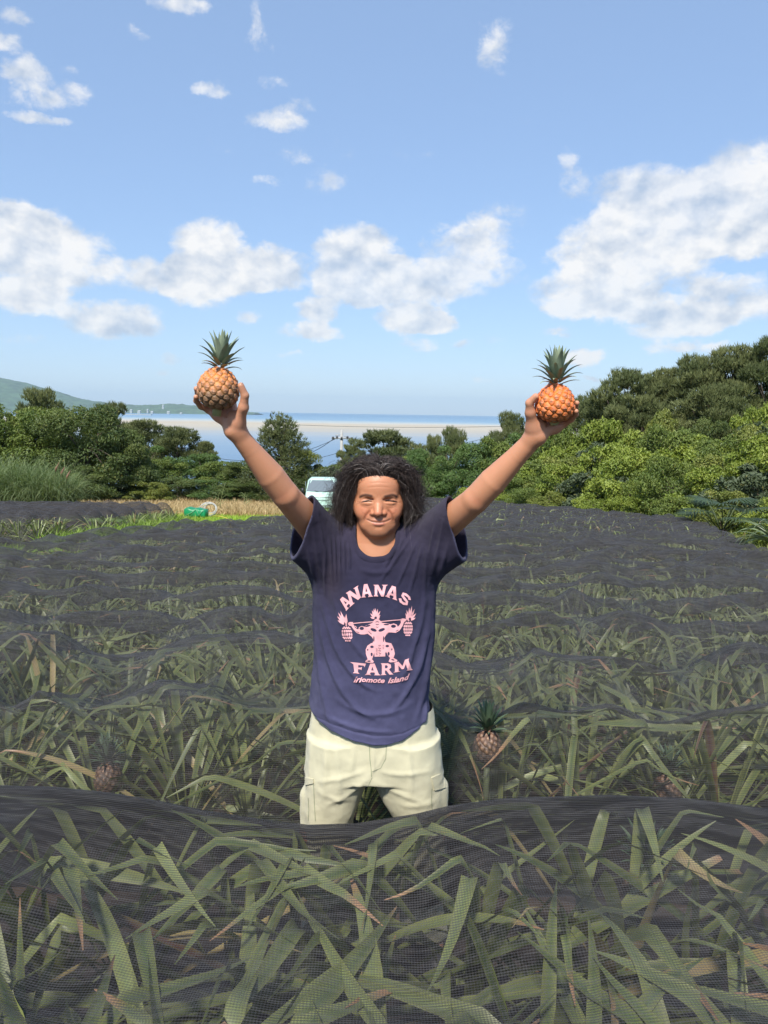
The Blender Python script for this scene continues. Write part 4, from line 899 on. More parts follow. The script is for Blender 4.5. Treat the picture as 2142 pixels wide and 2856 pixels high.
for pts_, w_, amp in [(NASO[0], 3.6, -3.0), (NASO[1], 3.6, -3.0), (SLIT[0], 2.4, -1.8), (SLIT[1], 2.4, -1.8), (BAG[0], 2.3, -1.3), (BAG[1], 2.3, -1.3), (LIDF[0], 2.2, -1.2), (LIDF[1], 2.2, -1.2), (BROW[0], 4.2, 1.0), (BROW[1], 4.2, 1.0), (MOUTH, 2.3, -2.4), (LOW, 4.5, 2.0), (UPL, 2.6, 1.1), ([(1044, 1470), (1056, 1472), (1068, 1470)], 4.5, -2.0), (CROW[0], 1.6, -.8), (CROW[1], 1.6, -.6), (CROW[2], 1.6, -.8), (CROW[3], 1.6, -.6),
      ([(1008, 1416), (1017, 1423), (1012, 1432)], 7, 1.6), ([(1105, 1416), (1096, 1423), (1101, 1432)], 7, 1.6), ([(1053, 1380), (1052, 1392)], 1.6, -.7), ([(1060, 1380), (1061, 1390)], 1.6, -.6), ([(1020, 1361), (1056, 1358), (1092, 1360)], 2.2, -.6), ([(1026, 1349), (1056, 1346), (1086, 1348)], 2.2, -.5), ([(1056, 1440), (1056, 1449)], 2.2, -.9), ([(1016, 1478), (1030, 1494)], 4, -.8), ([(1096, 1478), (1082, 1494)], 4, -.8)]:
    bd, fd = pdist(qx, qy, curve3(pts_)); dis += amp/1000*np.exp(-(bd/w_)**2)*np.clip(np.sin(np.clip(fd, .04, .96)*math.pi)*1.8, 0, 1)
V[sel] += N*dis[:, None]
# skin, lip and brow pigment, plus shade painted into creases and under the nose
def gs(x, s): return np.exp(-(x/s)**2)
L3 = (V-np.array(O))*1000; hx, hy, hz = L3[:, 0], L3[:, 1], L3[:, 2]
skin = np.array([.55, .255, .140]); C = np.tile(skin, (len(V), 1))
def mixc(w, c): global C; w = np.clip(w, 0, 1)[:, None]; C = C*(1-w)+np.array(c)*w
onhead = (np.abs(hx) < 100) & (hz > -135) & (V[:, 1] < 2.6)
face = onhead & (hy < 75); fm = face.astype(float); ax = np.abs(hx)
mixc(fm*.60, (.50, .205, .105)); mixc(fm*gs(np.hypot((ax-42)/1.3, hz+32), 20)*.45, (.50, .155, .085)); mixc(fm*gs(np.hypot(hx/1.2, hz+30), 12)*(hy < 12)*.40, (.52, .17, .10))
QX, QY = topx(V[sel])
def paint(pts_, w_, col_, amt, pw=2, taper=True):
    bd, fd = pdist(QX, QY, curve3(pts_)); w = np.zeros(len(V)); tp = np.clip(np.sin(np.clip(fd, .0, 1)*math.pi)*2.2+.15, 0, 1) if taper else 1; w[sel] = amt*np.exp(-(bd/(w_*(.55+.45*tp)))**pw)*(tp if taper else 1); mixc(w, col_)
nn_ = np.array([noise.noise(Vector((a*.33, b*.12, 0))) for a, b in zip(QX, QY)])
for b_ in BROW: 
    paint(b_, 3.9, (.045, .026, .020), .88, 3)
for b_ in SLIT: paint(b_, 1.9, (.02, .010, .008), .9)
for b_ in LIDF: paint(b_, 1.4, (.24, .09, .05), .35)  # from here, crease shade painted on lid folds, bags, smile lines, crow's feet
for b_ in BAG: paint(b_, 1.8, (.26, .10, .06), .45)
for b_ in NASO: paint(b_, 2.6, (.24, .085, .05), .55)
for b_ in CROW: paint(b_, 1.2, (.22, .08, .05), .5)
paint(LOW, 4.2, (.46, .15, .115), .65, 3); paint(UPL, 2.4, (.36, .12, .09), .6); paint(MOUTH, 1.5, (.10, .03, .025), .9)
paint([(1040, 1434.5), (1048, 1437), (1056, 1436), (1065, 1437), (1073, 1434.5)], 1.8, (.10, .035, .025), .65)  # dark line paints the shade of the nostrils and nose underside
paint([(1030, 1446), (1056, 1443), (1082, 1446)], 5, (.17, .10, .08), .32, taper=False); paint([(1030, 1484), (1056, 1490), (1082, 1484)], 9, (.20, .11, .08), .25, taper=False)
scalp = onhead & ((hz > 80-.0042*hx**2) | ((hy > 60) & (hz > -30) & (ax < 74) & (hz > 20)) | (hy > 105) & (hz > -75))
C[scalp] = (.02, .016, .015)
hnd = (V[:, 2] > tz(1205)+.35*0) & (np.abs(V[:, 0]) > .34) & (V[:, 2] > at(650, 1205, 2.13).z-.02); mixc(hnd*.35, (.58, .29, .19))
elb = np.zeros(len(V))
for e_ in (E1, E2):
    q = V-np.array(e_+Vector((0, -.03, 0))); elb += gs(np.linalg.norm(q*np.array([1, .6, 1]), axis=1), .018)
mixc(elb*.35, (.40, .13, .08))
skinm = mat('skin', (1, 1, 1), .48, attr=True, noise_amt=.06, nscale=14, bump=.07, bscale=420, spec=.5, sss=.15)
body = child('body', mesh_np(toloc(V), F, True, C), skinm)
nailm = mat('fingernail', (.62, .36, .27), .3, spec=.6)
for h in hands:
    T_ = [P3(*q) for q in h['th']]; m = MB(); d = (T_[3]-T_[2]).normalized(); out_ = Vector((1 if h is hands[0] else -1, -.35, 0)); out_ = (out_-d*out_.dot(d)).normalized(); c = T_[3]+out_*.0078+d*.001; s_ = d.cross(out_)
    m.add([Vector(c+d*(a*.0058)+s_*(b*.0048)-out_*(abs(b)*.0012)) - Vector(ORG) for a in (-1, -.3, .5, 1) for b in (-1, 0, 1)], [(i*3+j, i*3+j+1, (i+1)*3+j+1, (i+1)*3+j) for i in range(3) for j in range(2)]); m.build('fingernail', nailm, man)

# ---- T-shirt
T = Field(np.arange(-.36, .30, .0031), np.arange(2.16, 2.62, .0036), np.arange(.74, 1.64, .0031))
sec = np.array([[1440, 990, 1110, .055], [1480, 950, 1150, .085], [1520, 905, 1190, .105], [1580, 884, 1206, .118], [1640, 872, 1216, .124], [1700, 872, 1216, .126], [1765, 874, 1211, .126], [1829, 875, 1207, .127], [1937, 864, 1195, .131], [2001, 850, 1205, .136], [2076, 842, 1214, .140], [2110, 840, 1216, .140]])
sz = np.array([tz(r_[0]) for r_ in sec]); sxl = np.array([at(r_[1], r_[0], 2.42).x for r_ in sec]); sxr = np.array([at(r_[2], r_[0], 2.42).x for r_ in sec])
YC = 2.435
def torso_fn(x, y, z):
    zz = z[0, 0, :]; l_ = np.interp(zz, sz[::-1], sxl[::-1]); r_ = np.interp(zz, sz[::-1], sxr[::-1]); d_ = np.interp(zz, sz[::-1], sec[::-1, 3]); c_ = (l_+r_)/2; w_ = (r_-l_)/2
    q = (np.abs((x-c_)/w_)**2.35+np.abs((y-YC)/d_)**2.35)**(1/2.35); d2 = (q-1)*np.minimum(w_, d_); return np.maximum(d2, z-tz(1468)+.0*x) 
T.apply(torso_fn, (-.30, 2.28, .70), (.25, 2.6, 1.56), .02)
mouths = []
for A_, B_, rA, rB, nrm_, topsh in ((at(930, 1556, 2.42), at(834, 1482, 2.345), .090, .0800, Vector((-.90, -.30, .24)), at(914, 1500, 2.42)), (at(1170, 1556, 2.42), at(1284, 1490, 2.345), .090, .0770, Vector((.90, -.30, .20)), at(1190, 1500, 2.42))):
    nrm_.normalize(); mouths.append((B_, nrm_, rB, A_)); d = (B_-A_).normalized(); T.cone(A_, B_+d*.05, rA, rB-.002, .045); T.cone(at(1050, 1540, 2.43), topsh, .062, .056, .05); s_, e_ = (S1, E1) if nrm_.x < 0 else (S2, E2); T.cone(s_, s_.lerp(e_, .75), .068, .0610, .025)
for B_, nrm_, rB, A_ in mouths:
    def cut(x, y, z, B_=B_, n=nrm_):
        return -((x-B_.x)*n.x+(y-B_.y)*n.y+(z-B_.z)*n.z)
    lo = (min(B_.x-.14, B_.x+.14) , 2.1, B_.z-.16); T.apply(cut, (B_.x-.13 if nrm_.x < 0 else B_.x-.06, 2.15, B_.z-.14), (B_.x+.06 if nrm_.x < 0 else B_.x+.13, 2.62, B_.z+.16), .002, 'sub')
    d = (B_-A_).normalized(); T.cone(B_-d*.07, B_+d*.06, rB-.010, rB-.005, .004, 'sub'); s_, e_ = (S1, E1) if nrm_.x < 0 else (S2, E2); T.cone(s_.lerp(e_, .32), s_.lerp(e_, .95), .0545, .0560, .004, 'sub')
cn = at(1048, 1508, 2.372); T.cone(cn, at(1048, 1380, 2.40), .050, .066, .012, 'sub')
def gpx(x, y, z):
    X_, Y_, Z_ = x, y, z-CAMZ; zf = Y_*fw.y+Z_*fw.z+X_*fw.x; return 1071+FPX*(X_*rt.x+Y_*rt.y+Z_*rt.z)/zf, 1428-FPX*(X_*up.x+Y_*up.y+Z_*up.z)/zf
def ring(qx, qy): return ((np.abs(qx-1048.5)/55)**2.5+(np.abs(np.maximum(qy, 1400)-1486)/69)**2.5)**(1/2.5)
T.apply(lambda x, y, z: np.maximum((ring(*gpx(x, y, z))-1)*.056, y-2.42), (-.12, 2.2, 1.36), (.10, 2.42, 1.56), .004, 'sub')
hem_px = [(840, 1990), (848, 2002), (880, 2022), (929, 2044), (985, 2064), (1040, 2076), (1085, 2076), (1122, 2070), (1178, 2044), (1208, 2020), (1220, 2008)]
hz_ = np.array([(at(a, b, 2.31).x, at(a, b, 2.31).z) for a, b in hem_px])
def hemcut(x, y, z):
    zf = np.interp(x[:, 0, 0]*(2.31/2.40)**0, hz_[:, 0], hz_[:, 1])[:, None, None]; zb = zf+.035*np.clip((y-2.30)/.25, 0, 1); return z-zb
T.apply(hemcut, (-.4, 2.1, .6), (.35, 2.7, .92), .003, 'sub')
T.apply(lambda x, y, z: np.maximum(torso_fn(x, y, z)+.007, 0*z-1), (-.3, 2.2, .6), (.3, 2.7, .80), .003, 'sub') if False else None
V, F = T.surf()
def folds(V, F, lines, smooth_front=True):
    N = vnorm(V, F); qx, qy = topx(V); d = np.zeros(len(V)); fr_ = np.clip(-N[:, 1]*1.6+.15, 0, 1)
    for pts_, w_, amp in lines:
        pts_ = np.array(pts_, float)
        if len(pts_) == 3:  # smooth the bend
            t = np.linspace(0, 1, 9)[:, None]; pts_ = (1-t)**2*pts_[0]+2*t*(1-t)*pts_[1]*1.0+t*t*pts_[2]
        best = np.full(len(V), 1e9); fade = np.zeros(len(V)); n = len(pts_)-1
        for i in range(n):
            a, b = pts_[i], pts_[i+1]; ab = b-a; t = np.clip(((qx-a[0])*ab[0]+(qy-a[1])*ab[1])/(ab@ab), 0, 1); dd = np.hypot(qx-a[0]-t*ab[0], qy-a[1]-t*ab[1]); m = dd < best; best[m] = dd[m]; fade[m] = (i+t[m])/n
        d += amp/1000*np.exp(-(best/w_)**2)*np.sin(np.clip(fade, .02, .98)*math.pi)**.6
    for q in (mouths if smooth_front else ()): d *= 1-.85*np.exp(-(np.abs((V-np.array(q[0])) @ np.array(q[1]))/.042)**2)*(np.linalg.norm(V-np.array(q[0]), axis=1) < .13)
    return V + N*(d*fr_)[:, None]
LN = []
for i, (a, b) in enumerate([((918, 1500), (930, 1640)), ((932, 1495), (938, 1630)), ((946, 1500), (950, 1620)), ((958, 1505), (962, 1600)), ((972, 1512), (975, 1590)), ((905, 1520), (908, 1660))]): LN.append(([a, b], 4.5, 5.0))
for a, b in [((1150, 1495), (1062, 1620)), ((1165, 1505), (1105, 1640)), ((1178, 1520), (1140, 1660)), ((1125, 1500), (1100, 1560)), ((1190, 1530), (1180, 1690)), ((1105, 1520), (1072, 1585))]: LN.append(([a, b], 5.5, 4.2))
LN += [([(885, 1640), (905, 1960), (1055, 2010)], 9, 6.5), ([(895, 1650), (935, 1880), (1050, 1930)], 8, 6), ([(878, 1650), (885, 1900), (925, 2030)], 8, 5), ([(1205, 1640), (1190, 1900), (1090, 1985)], 9, 6), ([(1210, 1640), (1208, 1860), (1160, 2010)], 8, 5),
       ([(1195, 1620), (1165, 1800), (1120, 1900)], 8, 4.5), ([(915, 1620), (960, 1800), (1040, 1850)], 8, 3.5), ([(930, 1940), (1040, 2035), (1150, 1960)], 10, 4.0), ([(900, 1990), (1000, 2050), (1100, 2040)], 7, 3.0),
       ([(870, 1650), (868, 1800), (866, 1930)], 7, 4), ([(1190, 1960), (1180, 2000), (1186, 2030)], 6, 6), ([(1000, 1585), (1050, 1610), (1100, 1585)], 9, 3), ([(985, 1640), (1045, 1680), (1120, 1640)], 10, 2.5),
       ([(868, 1450), (880, 1540), (900, 1610)], 6, 5), ([(850, 1500), (862, 1560), (890, 1640)], 6, 5), ([(1240, 1440), (1225, 1530), (1205, 1600)], 6, 5), ([(1262, 1480), (1240, 1560), (1215, 1630)], 6, 5), ([(888, 1440), (895, 1490), (905, 1540)], 5, 4), ([(1215, 1460), (1205, 1510), (1195, 1550)], 5, 4)]
V = folds(V, F, [(a, b*.85, c*1.6) for a, b, c in LN])
qx, qy = topx(V); hemd = np.interp(qx, [p[0] for p in hem_px], [p[1] for p in hem_px])-qy
N = vnorm(V, F); V = V - N*(np.exp(-((hemd-22)/2.6)**2)*.0022)[:, None]
V = V + N*(np.array([noise.fractal(Vector(v)*14, 1, 2, 3) for v in V])*.0030)[:, None]
base_c = np.array([.032, .030, .060]); low_c = np.array([.078, .078, .150]); up_c = np.array([.041, .035, .058])
t = np.clip((qy-1600)/420, 0, 1)[:, None]; C = base_c*(1-t)+low_c*t; t2 = np.clip((1640-qy)/180, 0, 1)[:, None]; C = C*(1-t2)+up_c*t2
fadec = np.array([noise.fractal(Vector(v)*9, 1, 2, 4) for v in V])[:, None]; C = C*(1+.22*fadec)
stain = np.exp(-(((qx-925)/30)**2+((qy-1620)/60)**2))[:, None]*.35; C = C*(1-stain)+np.array([.085, .062, .075])*stain
edge_ = np.exp(-(hemd/5)**2)[:, None]*.5; C = C*(1-edge_)+np.array([.12, .12, .24])*edge_; sew = np.exp(-((hemd-22)/2.5)**2)[:, None]*.35; C = C*(1-sew)+np.array([.14, .14, .26])*sew
for B_, nrm_, rB, A_ in mouths:
    ds_ = np.abs((V-np.array(B_)) @ np.array(nrm_)); e = (np.exp(-(ds_/.003)**2)*(np.linalg.norm(V-np.array(B_), axis=1) < .12))[:, None]*.5; C = C*(1-e)+np.array([.13, .13, .22])*e
clothm = mat('faded_navy_cotton', (1, 1, 1), .92, attr=True, noise_amt=.10, nscale=60, bump=.5, bscale=900, spec=.10, sheen=.06)
rq = ring(qx, qy); band = (V[:, 1] < 2.44) & (rq > .93) & (rq < 1.20) & (qy < 1585); N = vnorm(V, F); V = V+N*(np.where(band, .0012, 0)-.0012*np.exp(-((rq-1.215)/.03)**2)*(V[:, 1] < 2.42)*(qy < 1590))[:, None]
C = np.where(band[:, None], C*.88, C); fb = band[F].all(1)
shirt = child('t_shirt', mesh_np(toloc(V), F[~fb], True, np.clip(C, 0, 1)), clothm); child('collar', mesh_np(toloc(V), F[fb], True, np.clip(C, 0, 1)), clothm, shirt)
shirt_bvh = BVHTree.FromPolygons([Vector(v) for v in V], [tuple(f) for f in F.tolist()])
# ---- trousers
Q = Field(np.arange(-.40, .36, .0044), np.arange(2.20, 2.68, .005), np.arange(.02, .90, .0044))
psec = np.array([[1960, 872, 1205, .118], [2023, 864, 1214, .128], [2087, 860, 1224, .134], [2130, 858, 1230, .136], [2180, 850, 1238, .132]])
pz2 = np.array([tz(r_[0]) for r_ in psec]); pl = np.array([at(r_[1], r_[0], 2.43).x for r_ in psec]); pr_ = np.array([at(r_[2], r_[0], 2.43).x for r_ in psec])
def pel(x, y, z):
    zz = z[0, 0, :]; l_ = np.interp(zz, pz2[::-1], pl[::-1]); r_ = np.interp(zz, pz2[::-1], pr_[::-1]); d_ = np.interp(zz, pz2[::-1], psec[::-1, 3]); c_ = (l_+r_)/2; w_ = (r_-l_)/2
    q = (np.abs((x-c_)/w_)**2.3+np.abs((y-2.44)/d_)**2.3)**(1/2.3); return np.maximum((q-1)*np.minimum(w_, d_), tz(2150)+.0*x-z)
Q.apply(pel, (-.35, 2.25, .66), (.32, 2.6, .95), .02)
def leg(tab):
    tab = np.array(tab); tzv = np.array([tz(r_[0]) for r_ in tab]); l0 = np.array([at(r_[1], r_[0], 2.43).x for r_ in tab]); r0_ = np.array([at(r_[2], r_[0], 2.43).x for r_ in tab])
    def fn(x, y, z):
        zz = z[0, 0, :]; l_ = np.interp(zz, tzv[::-1], l0[::-1]); r_ = np.interp(zz, tzv[::-1], r0_[::-1]); d_ = np.interp(zz, tzv[::-1], tab[::-1, 3]); c_ = (l_+r_)/2; w_ = (r_-l_)/2
        q = (np.abs((x-c_)/w_)**2.2+np.abs((y-2.44)/d_)**2.2)**(1/2.2); return np.maximum((q-1)*np.minimum(w_, d_), z-tz(2050))
    Q.apply(fn, (-.40, 2.25, .02), (.36, 2.62, .84), .016)
leg([(2080, 858, 1045, .130), (2120, 856, 1044, .132), (2164, 850, 1034, .130), (2200, 847, 1017, .124), (2250, 845, 1000, .116), (2290, 844, 985, .108), (2450, 842, 975, .094), (2900, 838, 960, .085), (3300, 838, 950, .08)])
leg([(2080, 1028, 1226, .130), (2120, 1030, 1230, .132), (2164, 1036, 1236, .130), (2200, 1050, 1240, .124), (2240, 1072, 1241, .118), (2275, 1094, 1240, .110), (2450, 1110, 1250, .094), (2900, 1125, 1262, .085), (3300, 1130, 1266, .08)])
for (a, b, rr) in (((862, 2215), (862, 2300), .030), ((1222, 2195), (1224, 2255), .032)): Q.cone(at(*a, 2.41), at(*b, 2.41), rr, rr, .012)
Q.apply(lambda x, y, z: z-.10+0*x, (-.45, 2.1, 0), (.4, 2.7, .10), .003, 'sub')
V, F = Q.surf()
PL = [([(905, 2060), (915, 2130), (900, 2250)], 9, 6), ([(935, 2080), (950, 2140), (945, 2230)], 8, 4.5), ([(1135, 2065), (1145, 2130), (1150, 2230)], 9, 5), ([(1020, 2150), (960, 2175), (880, 2180)], 7, 4), ([(1060, 2150), (1110, 2170), (1200, 2150)], 7, 4), ([(1030, 2170), (980, 2220), (900, 2250)], 7, 4), ([(1050, 2180), (1100, 2215), (1190, 2240)], 7, 4), ([(1038, 2085), (1050, 2130), (1036, 2160)], 4, 5), ([(1075, 2080), (1070, 2120), (1040, 2152)], 3.5, 3), ([(880, 2200), (930, 2240), (985, 2230)], 8, 3.5), ([(1110, 2240), (1160, 2260), (1220, 2230)], 8, 3.5), ([(870, 2060), (866, 2120), (862, 2180)], 6, 4), ([(985, 2085), (990, 2120), (975, 2160)], 7, 3)]
V = folds(V, F, PL); N = vnorm(V, F); V = V+N*(np.array([noise.fractal(Vector(v)*12, 1, 2, 3) for v in V])*.0035)[:, None]
C = np.tile(np.array([.60, .56, .38]), (len(V), 1))*(1+.10*np.array([noise.fractal(Vector(v)*7+Vector((4, 1, 0)), 1, 2, 4) for v in V])[:, None])
qx, qy = topx(V); wear = (np.exp(-(((qx-925)/25)**2+((qy-2240)/45)**2))+np.exp(-(((qx-1160)/25)**2+((qy-2200)/45)**2)))[:, None]*.3; C = C*(1-wear)+np.array([.62, .58, .42])*wear
pantm = mat('pale_khaki_cotton', (1, 1, 1), .9, attr=True, noise_amt=.07, nscale=25, bump=.4, bscale=700, spec=.15, sheen=.15)
pants = child('trousers', mesh_np(toloc(V), F, True, np.clip(C, 0, 1)), pantm)
pants_bvh = BVHTree.FromPolygons([Vector(v) for v in V], [tuple(f) for f in F.tolist()])
bootm = mat('rubber_boot', (.03, .03, .032), .5)
for sx_, bx in ((-1, at(915, 2290, 2.43).x-.045), (1, at(1168, 2290, 2.43).x+.045)):
    Bt = Field(np.arange(bx-.09, bx+.09, .006), np.arange(2.24, 2.58, .006), np.arange(-.02, .26, .006)); Bt.cone((bx, 2.46, .22), (bx, 2.46, .07), .056, .046, .01); Bt.cone((bx, 2.47, .045), (bx+.02*sx_, 2.33, .038), .044, .040, .02)
    Bt.apply(lambda x, y, z: z-.003+0*x, (bx-.1, 2.2, -.03), (bx+.1, 2.6, .003), .002, 'sub'); Vb, Fb = Bt.surf(); child('boot', mesh_np(toloc(Vb), Fb, True), bootm)

# ---- flat shapes laid on cloth (print, pockets, seams)
from mathutils.geometry import delaunay_2d_cdt
def inside_np(P_, loops):
    c = np.zeros(len(P_), bool)
    for lp in loops:
        a = np.array(lp, float); b = np.roll(a, -1, 0)
        for (x0, y0), (x1, y1) in zip(a, b):
            if y0 == y1: continue
            m = ((P_[:, 1] < y0) != (P_[:, 1] < y1)) & (P_[:, 0] < (x1-x0)*(P_[:, 1]-y0)/(y1-y0)+x0); c ^= m
    return c
class Patch:
    def __init__(s, bvh): s.bvh = bvh; s.V = []; s.F = []
    def shape(s, loops, off_=.0012, step=5.0):
        pts_ = []; ed = []
        for lp in loops:
            o = len(pts_); q = []
            for i in range(len(lp)):
                a, b = lp[i], lp[(i+1) % len(lp)]; n = max(1, int(math.hypot(a[0]-b[0], a[1]-b[1])/step)); q += [(a[0]+(b[0]-a[0])*t/n, a[1]+(b[1]-a[1])*t/n) for t in range(n)]
            pts_ += q; ed += [(o+i, o+(i+1) % len(q)) for i in range(len(q))]
        a = np.array(pts_); lo, hi = a.min(0), a.max(0)
        gx, gy = np.meshgrid(np.arange(lo[0]+step/2, hi[0], step), np.arange(lo[1]+step/2, hi[1], step)); gp = np.stack([gx.ravel(), gy.ravel()], 1)
        if len(gp): gp = gp[inside_np(gp, loops)]
        allp = [Vector(p) for p in pts_]+[Vector(p) for p in gp]
        r_ = delaunay_2d_cdt(allp, ed, [], 0, 1e-4); vv = r_[0]; tr = np.array([t for t in r_[2] if len(t) == 3]); v2 = np.array([tuple(v) for v in vv])
        if not len(tr): return
        tr = tr[inside_np(v2[tr].mean(1), loops)]; base = len(s.V); cc = Vector((0, 0, CAMZ)); ok = []
        for x, y in v2:
            h = s.bvh.ray_cast(cc, ray(x, y).normalized()); ok.append(h[0] is not None)
            s.V.append((h[0]+h[1]*off_ if h[1].y < 0 else h[0]-h[1]*off_) if h[0] is not None else at(x, y, 2.3))
        s.F += [tuple(base+i for i in t) for t in tr.tolist() if all(ok[i] for i in t)]
    def build(s, name, m, parent):
        Vv = np.array([tuple(v) for v in s.V])-ORG; Fv = np.array(s.F); n = np.cross(Vv[Fv[:, 1]]-Vv[Fv[:, 0]], Vv[Fv[:, 2]]-Vv[Fv[:, 0]]); fl = n[:, 1] > 0; Fv[fl] = Fv[fl][:, ::-1]
        return link(name, mesh_np(Vv, Fv, True), m, parent)
def stroke(pts_, w_):
    p = [Vector(q) for q in pts_]; L_, R_ = [], []
    for i in range(len(p)):
        d = (p[min(i+1, len(p)-1)]-p[max(i-1, 0)]).normalized(); n = Vector((-d.y, d.x))*w_/2; L_.append(tuple(p[i]+n)); R_.append(tuple(p[i]-n))
    return L_+R_[::-1]
def c6(x, y): return (880+x/4.74, 1600+y/4.74)
GL = {
 'A': [[(.28, 0), (.74, 0), (.98, .88), (1.10, 1), (.60, 1), (.70, .9), (.66, .76), (.34, .76), (.30, .9), (.40, 1), (-.10, 1), (.02, .88)], [(.50, .26), (.61, .60), (.39, .60)]],
 'N': [[(-.08, 0), (.32, 0), (.72, .60), (.72, .12), (.60, 0), (1.08, 0), (.96, .12), (.96, 1), (.70, 1), (.27, .36), (.27, .88), (.40, 1), (-.08, 1), (.04, .88), (.04, .12)]],
 'F': [[(-.12, -.04), (1, .02), (.95, .36), (.86, .22), (.47, .20), (.47, .42), (.66, .42), (.76, .34), (.74, .66), (.66, .58), (.47, .58), (.47, .86), (.62, 1), (.0, 1), (.15, .86), (.12, .14)]],
 'R': [[(.0, 0), (.65, 0), (.92, .12), (.95, .38), (.75, .56), (1.0, .9), (1.12, 1), (.76, 1), (.5, .62), (.38, .62), (.38, .88), (.50, 1), (-.02, 1), (.1, .88), (.1, .12)], [(.38, .18), (.58, .18), (.66, .3), (.58, .44), (.38, .44)]],
 'M': [[(.0, 0), (.3, 0), (.52, .50), (.72, 0), (1, 0), (.94, .1), (1.0, .88), (1.08, 1), (.70, 1), (.78, .88), (.75, .38), (.57, .80), (.45, .80), (.27, .38), (.25, .88), (.35, 1), (-.06, 1), (.04, .88), (.06, .1)]]}
GL['S'] = [stroke([(.90, .30), (.78, .10), (.50, .06), (.24, .14), (.22, .34), (.48, .48), (.74, .60), (.78, .82), (.52, .94), (.24, .90), (.10, .68)], .25)]
def quad(g_, TL, TR, BR, BL):
    out_ = []
    for lp in GL[g_]:
        out_.append([c6((1-y)*((1-x)*TL[0]+x*TR[0])+y*((1-x)*BL[0]+x*BR[0]), (1-y)*((1-x)*TL[1]+x*TR[1])+y*((1-x)*BL[1]+x*BR[1])) for x, y in lp])
    return out_
printm = mat('pink_print', (.80, .42, .44), .75, noise_amt=.10, nscale=60, spec=.2)
wd = Patch(shirt_bvh)
for g_, q in (('A', ((305, 362), (378, 283), (492, 392), (412, 486))), ('N', ((412, 250), (556, 160), (606, 308), (462, 436))), ('A', ((612, 142), (712, 132), (748, 302), (616, 314))), ('N', ((776, 146), (944, 146), (908, 302), (778, 296))), ('A', ((978, 145), (1092, 186), (1066, 350), (930, 300))), ('S', ((1135, 225), (1268, 318), (1225, 438), (1088, 360)))):
    wd.shape(quad(g_, *q), .0016, 4)
wd.build('print_lettering', printm, shirt)
wd = Patch(shirt_bvh)
for g_, q in (('F', ((478, 1172), (668, 1184), (640, 1326), (490, 1316))), ('A', ((690, 1184), (812, 1186), (842, 1342), (668, 1340))), ('R', ((862, 1184), (1004, 1180), (1012, 1330), (862, 1342))), ('M', ((1034, 1178), (1238, 1120), (1268, 1272), (1040, 1306)))):
    wd.shape(quad(g_, *q), .0016, 4)
wd.build('print_lettering', printm, shirt)
# small script line
wd = Patch(shirt_bvh)
fc = bpy.data.curves.new('tmp', 'FONT'); fc.shear = .35; fc.offset = .030; fc.resolution_u = 3
def ftext(txt, x0, x1, ybase, size, rise):
    fc.body = txt; to = bpy.data.objects.new('tmp', fc); COL.objects.link(to); bpy.context.view_layer.update(); me = to.evaluated_get(bpy.context.evaluated_depsgraph_get()).to_mesh()
    vv = np.array([v.co[:] for v in me.vertices]); ff_ = [tuple(p.vertices) for p in me.polygons]; wmax = vv[:, 0].max(); base = len(wd.V); ok = []
    for x, y, _ in vv:
        u = x/wmax; X_, Y_ = c6(x0+(x1-x0)*u, ybase - y*size + rise*u*u); h = shirt_bvh.ray_cast(Vector((0, 0, CAMZ)), ray(X_, Y_).normalized()); wd.V.append(h[0]+h[1]*.0038)
    for f in ff_:
        for i in range(1, len(f)-1): wd.F.append((base+f[0], base+f[i], base+f[i+1]))
    to.to_mesh_clear(); bpy.data.objects.remove(to)
ftext('Iriomote', 500, 915, 1428, 92, 10); ftext('Island', 950, 1240, 1440, 98, -60)
bpy.data.curves.remove(fc)
wd.build('print_lettering', printm, shirt)
# lifting figure with pineapple weights
wd = Patch(shirt_bvh)
OUT = [(430, 650), (455, 638), (495, 638), (502, 665), (524, 715), (565, 738), (576, 706), (612, 690), (650, 700), (700, 672), (752, 650), (770, 618), (792, 598), (835, 598), (856, 622), (880, 648), (940, 656), (990, 668), (1032, 656), (1074, 672), (1086, 700), (1108, 680), (1128, 645), (1122, 600), (1150, 590), (1195, 595), (1200, 617), (1168, 642), (1150, 690), (1110, 750), (1060, 780), (1000, 775), (962, 776), (930, 812), (908, 850), (925, 905), (1000, 918), (1022, 960), (1037, 1000), (1048, 1060), (1030, 1112), (1082, 1140), (1076, 1160), (1040, 1166), (990, 1172), (965, 1160), (985, 1112), (950, 1072), (940, 1040), (922, 1040), (922, 1092), (780, 1096), (776, 1042), (758, 1100), (746, 1130), (772, 1160), (760, 1176), (700, 1176), (655, 1166), (665, 1146), (690, 1130), (665, 1060), (664, 1000), (688, 950), (730, 920), (756, 912), (768, 870), (740, 830), (690, 792), (650, 802), (600, 802), (545, 782), (500, 732), (475, 692), (440, 682)]
def el6(x, y, a, b, n=10, r_=0): return [c6(x+a*math.cos(t)*math.cos(r_)-b*math.sin(t)*math.sin(r_), y+a*math.cos(t)*math.sin(r_)+b*math.sin(t)*math.cos(r_)) for t in [2*math.pi*i/n for i in range(n)]]
def st6(pts_, w_): return [c6(*p) for p in stroke(pts_, w_)]
